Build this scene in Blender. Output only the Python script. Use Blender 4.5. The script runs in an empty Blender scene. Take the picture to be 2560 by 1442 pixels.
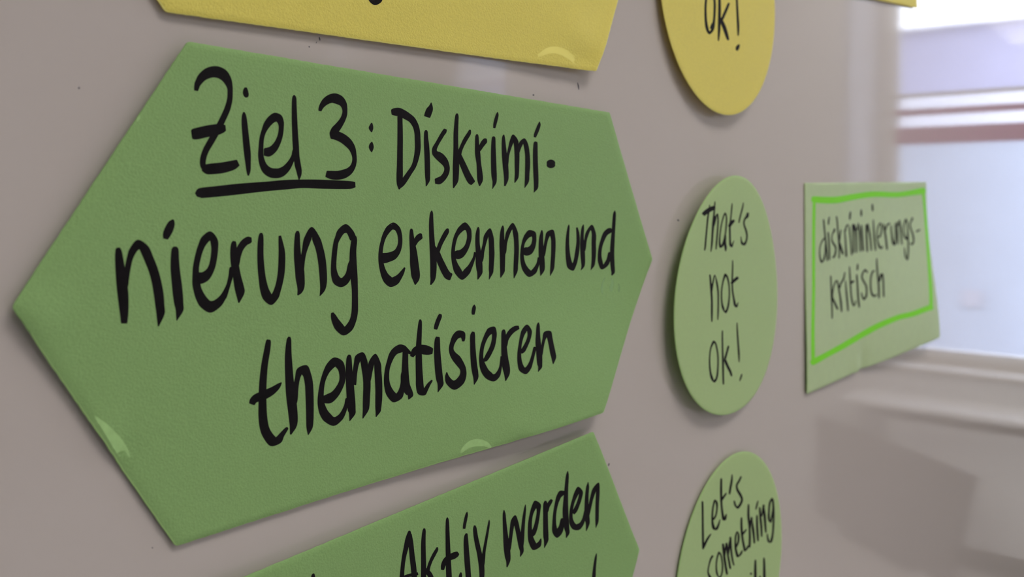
import bpy, bmesh, math, random
from mathutils import Matrix, Vector
random.seed(7)
sc = bpy.context.scene
col = sc.collection
BZ = 1.45          # height of the big green card's centre above the floor (m); the board's face is the plane y = 0

# ---------------------------------------------------------------- camera, world, exposure
cam = bpy.data.cameras.new('camera')
co = bpy.data.objects.new('camera', cam); col.objects.link(co)
co.matrix_world = Matrix(((0.63056812, -0.00818054, -0.77609079, -0.16234889),
                          (-0.77606369, 0.00680517, -0.63061783, -0.15413131),
                          (0.01044022, 0.99994338, -0.00205750, BZ + 0.01685839),
                          (0, 0, 0, 1)))
cam.sensor_fit = 'HORIZONTAL'; cam.sensor_width = 36.0
cam.lens = 2201.65 * 36.0 / 2560
cam.shift_x = -1.698 / 2560
cam.shift_y = -204.486 / 2560
cam.clip_start = 0.01; cam.clip_end = 200
cam.dof.use_dof = True
cam.dof.focus_distance = 0.212
cam.dof.aperture_fstop = cam.lens / 1.5
sc.camera = co

sc.view_settings.view_transform = 'Standard'
sc.view_settings.look = 'None'
sc.view_settings.exposure = 0.0
sc.view_settings.gamma = 1.0
sc.view_settings.use_curve_mapping = False

w = bpy.data.worlds.new('sky'); sc.world = w; w.use_nodes = True
bg = w.node_tree.nodes['Background']
bg.inputs['Color'].default_value = (0.80, 0.86, 1.0, 1)
bg.inputs['Strength'].default_value = 8.0

LAMP = 7.8        # brightness of the ceiling luminaires

# ---------------------------------------------------------------- helpers
def mat(name, color, rough=0.6, spec=0.5, mottle=0.0, mscale=30.0, bump=0.0, bscale=400.0, bdist=0.0002, emit=None, trans=0.0, coords='Object', c2=None):
    m = bpy.data.materials.new(name); m.use_nodes = True
    nt = m.node_tree; N = nt.nodes; Lk = nt.links
    b = N['Principled BSDF']
    b.inputs['Base Color'].default_value = (*color, 1)
    b.inputs['Roughness'].default_value = rough
    b.inputs['Specular IOR Level'].default_value = spec
    tc = N.new('ShaderNodeTexCoord')
    if mottle > 0:
        n = N.new('ShaderNodeTexNoise'); n.inputs['Scale'].default_value = mscale; n.inputs['Detail'].default_value = 5
        Lk.new(tc.outputs[coords], n.inputs['Vector'])
        r = N.new('ShaderNodeMapRange'); r.inputs['From Min'].default_value = 0.3; r.inputs['From Max'].default_value = 0.7
        r.inputs['To Min'].default_value = 1 - mottle; r.inputs['To Max'].default_value = 1 + mottle
        Lk.new(n.outputs['Fac'], r.inputs['Value'])
        x = N.new('ShaderNodeMix'); x.data_type = 'RGBA'; x.blend_type = 'MULTIPLY'; x.inputs['Factor'].default_value = 1
        x.inputs['A'].default_value = (*color, 1)
        Lk.new(r.outputs['Result'], x.inputs['B'])
        Lk.new(x.outputs['Result'], b.inputs['Base Color'])
    if bump > 0:
        n2 = N.new('ShaderNodeTexNoise'); n2.inputs['Scale'].default_value = bscale; n2.inputs['Detail'].default_value = 6
        n2.inputs['Roughness'].default_value = 0.6
        Lk.new(tc.outputs[coords], n2.inputs['Vector'])
        bp = N.new('ShaderNodeBump'); bp.inputs['Strength'].default_value = bump; bp.inputs['Distance'].default_value = bdist
        Lk.new(n2.outputs['Fac'], bp.inputs['Height'])
        Lk.new(bp.outputs['Normal'], b.inputs['Normal'])
    if trans > 0:
        t = N.new('ShaderNodeBsdfTranslucent'); t.inputs['Color'].default_value = (*color, 1)
        mx = N.new('ShaderNodeMixShader'); mx.inputs['Fac'].default_value = trans
        Lk.new(b.outputs['BSDF'], mx.inputs[1]); Lk.new(t.outputs['BSDF'], mx.inputs[2])
        Lk.new(mx.outputs['Shader'], N['Material Output'].inputs['Surface'])
    if emit:
        b.inputs['Emission Color'].default_value = (*emit[:3], 1); b.inputs['Emission Strength'].default_value = emit[3]
    return m

def glass_mat(name, tint=(1, 1, 1)):
    m = bpy.data.materials.new(name); m.use_nodes = True
    nt = m.node_tree; N = nt.nodes; Lk = nt.links
    N.remove(N['Principled BSDF'])
    t = N.new('ShaderNodeBsdfTransparent'); t.inputs['Color'].default_value = (*tint, 1)
    g = N.new('ShaderNodeBsdfGlossy'); g.inputs['Roughness'].default_value = 0.0
    f = N.new('ShaderNodeFresnel'); f.inputs['IOR'].default_value = 1.45
    mx = N.new('ShaderNodeMixShader')
    Lk.new(f.outputs['Fac'], mx.inputs['Fac']); Lk.new(t.outputs['BSDF'], mx.inputs[1]); Lk.new(g.outputs['BSDF'], mx.inputs[2])
    Lk.new(mx.outputs['Shader'], N['Material Output'].inputs['Surface'])
    return m

def thing(name, label, cat, loc=(0, 0, 0), group=None, rotz=0.0):
    o = bpy.data.objects.new(name, None); col.objects.link(o); o.empty_display_size = 0.02
    o.location = loc; o.rotation_euler = (0, 0, rotz); o['label'] = label; o['category'] = cat
    if group: o['group'] = group
    return o

def obj(name, verts, faces, m, parent=None, smooth=False, label=None):
    me = bpy.data.meshes.new(name); me.from_pydata(verts, [], faces); me.update()
    if smooth: me.polygons.foreach_set('use_smooth', [True] * len(me.polygons))
    me.materials.append(m)
    o = bpy.data.objects.new(name, me); col.objects.link(o)
    if parent: o.parent = parent
    if label: o['label'] = label
    return o

def struct(o):
    o['kind'] = 'structure'; return o

def box_bm(bm, x0, x1, y0, y1, z0, z1, bevel=0.0):
    r = bmesh.ops.create_cube(bm, size=1.0)
    for v in r['verts']:
        v.co = Vector(((x0 + x1) / 2 + v.co.x * (x1 - x0), (y0 + y1) / 2 + v.co.y * (y1 - y0), (z0 + z1) / 2 + v.co.z * (z1 - z0)))
    if bevel:
        es = list({e for v in r['verts'] for e in v.link_edges})
        bmesh.ops.bevel(bm, geom=es, offset=bevel, segments=2, profile=0.5, affect='EDGES')

def boxes(name, lst, m, parent=None, bevel=0.0, label=None):
    bm = bmesh.new()
    for b in lst: box_bm(bm, *b, bevel=bevel)
    me = bpy.data.meshes.new(name); bm.to_mesh(me); bm.free(); me.materials.append(m)
    o = bpy.data.objects.new(name, me); col.objects.link(o)
    if parent: o.parent = parent
    if label: o['label'] = label
    return o

# ---------------------------------------------------------------- materials
M = dict(
    board=mat('enamel_white_board', (0.552, 0.500, 0.473), 0.045, 0.5, bump=0.3, bscale=110, bdist=0.00004),
    alu=mat('brushed_aluminium', (0.6, 0.6, 0.62), 0.35, 0.5),
    wall=mat('painted_wall', (0.70, 0.705, 0.71), 0.85, 0.3, mottle=0.02, bump=0.2, bscale=300),
    ceiling=mat('ceiling_paint', (0.82, 0.81, 0.79), 0.9, 0.2, mottle=0.02),
    floor=mat('linoleum', (0.50, 0.475, 0.46), 0.45, 0.4, mottle=0.12, mscale=14),
    frame=mat('window_frame_paint', (0.68, 0.66, 0.64), 0.4, 0.5),
    transom=mat('plum_transom_paint', (0.40, 0.10, 0.27), 0.5, 0.3),
    sill=mat('white_sill', (0.85, 0.86, 0.88), 0.25, 0.5),
    glass=glass_mat('window_glass'),
    facade=mat('lilac_render', (0.235, 0.235, 0.34), 0.9, 0.2, mottle=0.04, mscale=1.5),
    facade2=mat('pale_blue_render', (0.235, 0.265, 0.33), 0.9, 0.2, mottle=0.04, mscale=1.5),
    band=mat('white_cornice', (0.42, 0.42, 0.47), 0.8, 0.2),
    roof=mat('roof_sheet', (0.5, 0.5, 0.55), 0.6, 0.3),
    vent=mat('grey_vent', (0.25, 0.25, 0.3), 0.6, 0.3),
    ground=mat('ground_paving', (0.45, 0.45, 0.46), 0.9, 0.2, mottle=0.1, mscale=3),
    panel=mat('dark_grey_panel', (0.13, 0.12, 0.12), 0.7, 0.3, mottle=0.05),
    lamp=mat('lamp_diffuser', (0.9, 0.9, 0.9), 0.5, 0.3, emit=(1.0, 0.95, 0.89, LAMP)),
    lampframe=mat('lamp_frame', (0.8, 0.8, 0.8), 0.4, 0.4),
    green=mat('green_card', (0.372, 0.615, 0.232), 0.62, 0.4, mottle=0.04, mscale=1300, bump=1.0, bscale=2100, bdist=0.00016, trans=0.28),
    greenlit=mat('green_card_sheen', (0.585, 0.775, 0.37), 0.6, 0.45, mottle=0.03, mscale=1300, bump=0.6, bscale=2100, bdist=0.0001, trans=0.30),  # lit copy of the green paper: window sheen put into the base colour
    greenlit_far=mat('green_card_far_sheen', (0.64, 0.80, 0.455), 0.5, 0.5, mottle=0.03, mscale=200, bump=0.4, bscale=1500, bdist=0.0001, trans=0.25),  # green paper further right, paled in its colour for the grazing sheen
    yellow=mat('yellow_card', (0.985, 0.875, 0.19), 0.62, 0.4, mottle=0.04, mscale=1300, bump=1.1, bscale=2000, bdist=0.00018, trans=0.24),
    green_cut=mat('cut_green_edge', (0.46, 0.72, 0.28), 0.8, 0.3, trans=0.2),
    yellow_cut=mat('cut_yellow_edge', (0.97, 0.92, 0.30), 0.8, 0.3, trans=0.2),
    green_scuff=mat('scuffed_green', (0.385, 0.63, 0.245), 0.65, 0.4, mottle=0.06, mscale=900),
    yellow_dent_light=mat('lit_yellow_dent', (0.985, 0.885, 0.215), 0.6, 0.4),  # paler yellow painting the light caught by a dent
    sheer=mat('added_curtain_cloth', (0.93, 0.93, 0.95), 0.8, 0.2, trans=0.7),
    table=mat('white_table_top', (0.93, 0.94, 0.96), 0.3, 0.5),
    ink=mat('black_marker', (0.006, 0.0045, 0.006), 0.75, 0.14, mottle=0.3, mscale=250, bump=0.4, bscale=1500, bdist=0.0001),
    lime=mat('lime_marker', (0.22, 0.80, 0.02), 0.7, 0.3),
    smudge=mat('smudged_ink', (0.27, 0.46, 0.20), 0.85, 0.2),
    speck=mat('pen_speck', (0.12, 0.11, 0.12), 0.7, 0.3),
)

# ---------------------------------------------------------------- room shell
XL, XR, YB, H = -3.2, 4.0, -6.2, 3.05
WT = 0.38
struct(boxes('floor', [(XL - .2, XR + WT, YB - .2, 0.3, -0.15, 0)], M['floor']))
struct(boxes('ceiling', [(XL - .2, XR + WT, YB - .2, 0.3, H, H + 0.15)], M['ceiling']))
struct(boxes('wall_back', [(XL - .2, XR + WT, 0.028, 0.25, 0, H)], M['wall']))
struct(boxes('wall_left', [(XL - .2, XL, YB, 0.028, 0, H)], M['wall']))
struct(boxes('wall_front', [(XL - .2, XR + WT, YB - .2, YB, 0, H)], M['wall']))
# window wall with two openings
W1 = (-1.244, -0.10, 0.76, 2.88)     # y0, y1, z0, z1
W2 = (-5.02, -3.30, 0.76, 2.88)
x0, x1 = XR, XR + WT
ys = [YB, W2[0], W2[1], W1[0], W1[1], 0.028]
parts = [(x0, x1, ys[0], ys[1], 0, H), (x0, x1, ys[2], ys[3], 0, H), (x0, x1, ys[4], ys[5], 0, H)]
for W_ in (W1, W2):
    parts += [(x0, x1, W_[0], W_[1], 0, W_[2]), (x0, x1, W_[0], W_[1], W_[3], H)]
struct(boxes('wall_right', parts, M['wall']))
struct(boxes('baseboard_right', [(XR - 0.015, XR, YB, 0.028, 0, 0.07)], M['frame']))
struct(boxes('baseboard_back', [(XL, XR - 0.015, 0.013, 0.028, 0, 0.07)], M['frame']))

def window(n, W_, bars):
    y0, y1, z0, z1 = W_
    e = bpy.data.objects.new('window_%d' % n, None); col.objects.link(e); e['kind'] = 'structure'
    f0, f1 = y0 + 0.087, y1
    fx0, fx1 = 4.185, 4.245
    fw = 0.10
    boxes('mullion', [(fx0, fx1, f0, f0 + fw, z0 + .02, z1)], M['frame'], e)
    boxes('window_frame', [(fx0, fx1, f1 - fw, f1, z0 + .02, z1),
                           (fx0, fx1, f0 + fw, f1 - fw, z1 - .085, z1), (fx0, fx1, y0, f1 - fw, z0 + .02, 0.81)], M['frame'], e)
    boxes('bottom_rail', [(fx0 + .005, fx1 + .01, f0 + fw, f1 - fw, 0.81, 0.842)], M['sill'], e)
    boxes('side_pane', [(4.212, 4.216, y0, f0, 0.81, z1)], M['glass'], e)  # added glazing that lets daylight through behind the curtain
    # added sheer curtain, backlit to brighten the strip beside the window; shallow folds
    n_ = 24; vs = []; fs = []
    for k_ in range(n_ + 1):
        yy = y0 + 0.002 + 0.121 * k_ / n_
        xx = 4.08 + 0.012 * math.sin(k_ * 1.3)
        vs += [(xx, yy, 0.80), (xx, yy, z1 - 0.02)]
    for k_ in range(n_):
        fs.append((2 * k_, 2 * k_ + 2, 2 * k_ + 3, 2 * k_ + 1))
    obj('added_sheer_curtain', vs, fs, M['sheer'], e, smooth=True)
    for (a, b, m) in bars:
        boxes('transom', [(fx0 - .01, fx1, f0 + fw, f1 - fw, a, b)], m, e)
    boxes('window_pane', [(4.212, 4.216, f0 + fw, f1 - fw, 0.842, z1 - .085)], M['glass'], e)
    boxes('window_sill', [(3.985, 4.2, y0 - .01, y1 + .01, 0.765, 0.785)], M['frame'], e, bevel=0.003)
    boxes('window_ledge', [(3.739, 4.0, y0 + .09, y1 + .02, 0.636, 0.661)], M['table'], e, bevel=0.004)
    return e
window(1, W1, [(1.787, 1.863, M['transom']), (1.921, 1.947, M['transom']), (2.006, 2.018, M['frame'])])
window(2, W2, [(1.787, 1.863, M['transom'])])

# ---------------------------------------------------------------- outside
gr = boxes('courtyard_ground', [(4.5, 40, -40, 40, -3.4, -3.2)], M['ground']); struct(gr)
b = thing('building', 'pale lilac building across the yard, seen only as a reflection in the whiteboard', 'building', (14, -4, -3.2))
boxes('upper_wall', [(0, 6, -14, 16, 5.9, 7.44)], M['facade'], b)
boxes('lower_wall', [(0, 6, -14, 16, 0, 5.8)], M['facade2'], b)
boxes('cornice_band', [(-0.08, 6, -14, 16, 5.8, 6.42)], M['band'], b)
boxes('roof_edge', [(-0.15, 6.1, -14.1, 16.1, 7.40, 7.46)], M['roof'], b)
boxes('wall_vent', [(-0.05, 0, 1.15, 1.39, 3.31, 3.55)], M['vent'], b, bevel=0.01)

boxes('sky_blocking_wing', [(0.5, 8, -22, -5.0, 0, 15)], M['facade2'], b)  # added unseen wing, keeps bright sky out of the second window's reflection

# ---------------------------------------------------------------- radiator under the ledge
rd = thing('radiator', 'white flat radiator under the window ledge, seen only as a pale reflection', 'radiator', (3.86, -0.57, 0.10))
boxes('radiator_body', [(-.04, .04, -.42, .42, 0, .48)], M['table'], rd, bevel=0.006)
for k_ in range(14):
    y_ = -.39 + k_ * .06
    boxes('radiator_rib', [(-.046, -.04, y_ - .012, y_ + .012, .03, .45)], M['table'], rd, bevel=0.002)
boxes('radiator_valve', [(-.07, -.03, .422, .462, .02, .06)], M['alu'], rd, bevel=0.008)
for y_ in (-.3, .3):
    boxes('foot', [(-.02, .02, y_ - .02, y_ + .02, -.10, 0)], M['alu'], rd)

# ---------------------------------------------------------------- dark panel standing under the window
pt = thing('display_panel', 'dark grey panel standing below the window, a dim shape in the board reflection', 'panel', (3.425, -0.571, 0.0))
ux, uy = 0.555, -0.782; L_ = math.hypot(ux, uy); dx, dy = ux / L_, uy / L_; nx, ny = 0.815 * 0.03, 0.58 * 0.03
def panel_pts(s, z): return (dx * s, dy * s, z)
q = [panel_pts(0, 0.5), panel_pts(L_, 0.5), panel_pts(L_, 0.05), panel_pts(0.12, 0.05)]
vs = q + [(x + nx, y + ny, z) for x, y, z in q]
obj('panel_sheet', vs, [(0, 1, 2, 3), (7, 6, 5, 4), (0, 4, 5, 1), (1, 5, 6, 2), (2, 6, 7, 3), (3, 7, 4, 0)], M['panel'], pt)
for s in (0.25, 0.82):
    boxes('foot', [(dx * s - .02, dx * s + .04, dy * s - .02, dy * s + .04, 0, 0.05)], M['alu'], pt)

# ---------------------------------------------------------------- ceiling luminaires
k = 0
for (lx, ly, side) in ((0.25, -1.05, 'nearest to the whiteboard'), (3.0, -1.05, 'between whiteboard and window'), (0.25, -3.4, 'in the middle of the room'), (2.6, -3.4, 'by the second window')):
    t = thing('ceiling_light', 'wide white ceiling luminaire %s, out of the frame' % side, 'lamp', (lx, ly, H), 'ceiling luminaires')
    boxes('light_housing', [(-.66, .66, -.34, .34, -.05, 0)], M['lampframe'], t, bevel=.004)
    boxes('diffuser', [(-.62, .62, -.30, .30, -.062, -.05)], M['lamp'], t)

# ---------------------------------------------------------------- whiteboard
wb = thing('whiteboard', 'large glossy grey-white magnetic whiteboard carrying all the green and yellow cards', 'whiteboard', (0.3, 0, BZ))
boxes('writing_surface', [(-1.5, 1.4, 0, 0.012, -.68, .68)], M['board'], wb)
for a in ((-1.52, 1.42, -.008, .027, .68, .705), (-1.52, 1.42, -.008, .027, -.705, -.68), (-1.525, -1.5, -.008, .027, -.68, .68), (1.4, 1.425, -.008, .027, -.68, .68)):
    boxes('frame_rail', [a], M['alu'], wb, bevel=0.002)

# ---------------------------------------------------------------- card geometry
def S(t):
    t = 0.0 if t < 0 else (1.0 if t > 1 else t)
    return t * t * (3 - 2 * t)
def dent(u, v, cu, cv, ru, rv, a):
    d = ((u - cu) / ru) ** 2 + ((v - cv) / rv) ** 2
    return a * math.exp(-d) if d < 9 else 0.0
# how far (mm) the front face of each card stands off the board; u, v in mm from the card's centre, v downward
def h_long_green(u, v):
    a, b = u / 100, v / 50
    r = 1.0 + 0.1 * a + 0.25 * a * b - 0.45 * b + 0.03 * a * a + 0.45 * b * b - 0.25 * a
    r += 3.8 * S(b) * math.exp(-((u - 52) / 50) ** 2) + 0.8 * S(-a - 0.2) * S(0.9 - b)
    r += dent(u, v, -87, 25, 3.5, 5.5, 0.35) + dent(u, v, -84, 30, 4.5, 4.5, -0.25)
    r += dent(u, v, 25, 43, 6, 4.5, 0.55) + dent(u, v, 27, 47.5, 4, 3, -0.5)
    r += dent(u, v, -99, 2, 4, 4, 0.5) + dent(u, v, -60, 12, 2.5, 7, -0.12) + dent(u, v, 10, 20, 30, 12, 0.25)
    return r
def h_long_yellow(u, v):
    a, b = u / 100, v / 50
    r = 1.0 + 0.35 * a * b + 0.4 * b * b + 1.8 * S(b) * S((a - 0.1) / 0.7)
    r += dent(u, v, 60, 38, 9, 7, 0.7) + dent(u, v, 64, 45, 8, 5, -0.8) + 1.1 * S((u + v * 0.9 - 98) / 14)
    r += dent(u, v, -8, 20, 7, 22, 0.25)
    return r
def h_lower_green(u, v):
    a, b = u / 100, v / 50
    return 0.8 + 1.6 * S(-b) + 0.25 * b * b + 0.3 * S(-a) + dent(u, v, 60, -10, 20, 30, 0.25)
def h_round_green(u, v):
    a, b = u / 47.5, v / 47.5
    return 3.4 - 1.5 * a - 0.3 * b - 0.5 * (a * a - b * b)
def h_round_yellow(u, v):
    a, b = u / 47.5, v / 47.5
    return 3.0 + 0.9 * a + 0.6 * b + 0.2 * b * b
def h_round_lower(u, v):
    a, b = u / 47.5, v / 47.5
    return 1.6 + 0.5 * a + 0.1 * b
def h_small_green(u, v):
    a, b = u / 102.5, v / 47.5
    r = 0.7 + 6.5 * S((a + 0.7) / 1.9) * S((b + 0.9) / 2.0) + 0.9 * S((b + 0.2) / 1.2)
    r += dent(u, v, -21, 55, 6, 12, -1.1) + dent(u, v, -30, 55, 6, 12, 0.5)
    r += 0.25 * math.sin(u / 13.0) * (0.3 + 0.5 * b * b)
    return max(r, 0.45)
def h_small_yellow(u, v):
    return 1.0 + 0.8 * S(v / 50)
HF = dict(long_green=h_long_green, long_yellow=h_long_yellow, lower_green=h_lower_green, round_green=h_round_green,
          round_yellow=h_round_yellow, round_lower=h_round_lower, small_green=h_small_green, small_yellow=h_small_yellow)

CARDS = {
 'long_green': ((0.00, 0.00), [(-102.92, -0.09), (-72.85, -47.57), (73.91, -47.67), (102.86, 0.08), (67.84, 46.06), (-73.19, 47.38)]),
 'round_green': ((164.20, 17.00), [(45.18, 0.00), (45.44, 3.98), (45.34, 8.00), (44.86, 12.02), (43.98, 16.01), (42.67, 19.90), (40.95, 23.64), (38.82, 27.18), (36.31, 30.47), (33.45, 33.45), (30.30, 36.11), (26.91, 38.43), (23.32, 40.39), (19.58, 42.00), (15.75, 43.28), (11.86, 44.25), (7.92, 44.94), (3.97, 45.36), (0.00, 45.54), (-3.98, 45.50), (-7.97, 45.22), (-11.98, 44.71), (-16.00, 43.95), (-20.01, 42.91), (-24.00, 41.57), (-27.93, 39.89), (-31.76, 37.85), (-35.43, 35.43), (-38.88, 32.63), (-42.06, 29.45), (-44.89, 25.92), (-47.31, 22.06), (-49.29, 17.94), (-50.78, 13.61), (-51.76, 9.13), (-52.23, 4.57), (-52.19, 0.00), (-51.67, -4.52), (-50.69, -8.94), (-49.30, -13.21), (-47.54, -17.30), (-45.45, -21.19), (-43.06, -24.86), (-40.42, -28.30), (-37.55, -31.51), (-34.48, -34.48), (-31.21, -37.19), (-27.76, -39.64), (-24.14, -41.81), (-20.37, -43.68), (-16.46, -45.23), (-12.44, -46.42), (-8.33, -47.23), (-4.17, -47.64), (-0.00, -47.64), (4.13, -47.23), (8.18, -46.41), (12.11, -45.19), (15.87, -43.60), (19.43, -41.67), (22.78, -39.45), (25.89, -36.97), (28.76, -34.27), (31.39, -31.39), (33.79, -28.35), (35.97, -25.19), (37.94, -21.91), (39.71, -18.52), (41.27, -15.02), (42.62, -11.42), (43.74, -7.71), (44.60, -3.90)]),
 'round_yellow': ((150.70, -101.20), [(47.50, 0.00), (47.32, 4.14), (46.78, 8.25), (45.88, 12.29), (44.64, 16.25), (43.05, 20.07), (41.14, 23.75), (38.91, 27.24), (36.39, 30.53), (33.59, 33.59), (30.53, 36.39), (27.24, 38.91), (23.75, 41.14), (20.07, 43.05), (16.25, 44.64), (12.29, 45.88), (8.25, 46.78), (4.14, 47.32), (0.00, 47.50), (-4.14, 47.32), (-8.25, 46.78), (-12.29, 45.88), (-16.25, 44.64), (-20.07, 43.05), (-23.75, 41.14), (-27.24, 38.91), (-30.53, 36.39), (-33.59, 33.59), (-36.39, 30.53), (-38.91, 27.24), (-41.14, 23.75), (-43.05, 20.07), (-44.64, 16.25), (-45.88, 12.29), (-46.78, 8.25), (-47.32, 4.14), (-47.50, 0.00), (-47.32, -4.14), (-46.78, -8.25), (-45.88, -12.29), (-44.64, -16.25), (-43.05, -20.07), (-41.14, -23.75), (-38.91, -27.24), (-36.39, -30.53), (-33.59, -33.59), (-30.53, -36.39), (-27.24, -38.91), (-23.75, -41.14), (-20.07, -43.05), (-16.25, -44.64), (-12.29, -45.88), (-8.25, -46.78), (-4.14, -47.32), (-0.00, -47.50), (4.14, -47.32), (8.25, -46.78), (12.29, -45.88), (16.25, -44.64), (20.07, -43.05), (23.75, -41.14), (27.24, -38.91), (30.53, -36.39), (33.59, -33.59), (36.39, -30.53), (38.91, -27.24), (41.14, -23.75), (43.05, -20.07), (44.64, -16.25), (45.88, -12.29), (46.78, -8.25), (47.32, -4.14)]),
 'round_lower': ((168.20, 128.00), [(47.50, 0.00), (47.32, 4.14), (46.78, 8.25), (45.88, 12.29), (44.64, 16.25), (43.05, 20.07), (41.14, 23.75), (38.91, 27.24), (36.39, 30.53), (33.59, 33.59), (30.53, 36.39), (27.24, 38.91), (23.75, 41.14), (20.07, 43.05), (16.25, 44.64), (12.29, 45.88), (8.25, 46.78), (4.14, 47.32), (0.00, 47.50), (-4.14, 47.32), (-8.25, 46.78), (-12.29, 45.88), (-16.25, 44.64), (-20.07, 43.05), (-23.75, 41.14), (-27.24, 38.91), (-30.53, 36.39), (-33.59, 33.59), (-36.39, 30.53), (-38.91, 27.24), (-41.14, 23.75), (-43.05, 20.07), (-44.64, 16.25), (-45.88, 12.29), (-46.78, 8.25), (-47.32, 4.14), (-47.50, 0.00), (-47.32, -4.14), (-46.78, -8.25), (-45.88, -12.29), (-44.64, -16.25), (-43.05, -20.07), (-41.14, -23.75), (-38.91, -27.24), (-36.39, -30.53), (-33.59, -33.59), (-30.53, -36.39), (-27.24, -38.91), (-23.75, -41.14), (-20.07, -43.05), (-16.25, -44.64), (-12.29, -45.88), (-8.25, -46.78), (-4.14, -47.32), (-0.00, -47.50), (4.14, -47.32), (8.25, -46.78), (12.29, -45.88), (16.25, -44.64), (20.07, -43.05), (23.75, -41.14), (27.24, -38.91), (30.53, -36.39), (33.59, -33.59), (36.39, -30.53), (38.91, -27.24), (41.14, -23.75), (43.05, -20.07), (44.64, -16.25), (45.88, -12.29), (46.78, -8.25), (47.32, -4.14)]),
 'small_green': ((345.00, 13.00), [(-102.10, -43.25), (109.81, -49.95), (117.53, 51.57), (-98.71, 55.79)]),
 'lower_green': ((-6.11, 102.29), [(-102.40, 4.42), (-74.98, -44.31), (70.88, -50.60), (102.40, -4.42), (74.98, 44.31), (-70.88, 50.60)]),
 'long_yellow': ((-5.00, -106.00), [(-106.37, 9.53), (-76.11, -41.45), (63.38, -48.04), (95.94, -1.60), (67.87, 46.85), (-71.62, 53.45)]),
 'small_yellow': ((320.06, -180.02), [(-107.54, -34.62), (95.93, -59.67), (107.54, 34.62), (-95.93, 59.67)]),
}
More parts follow.
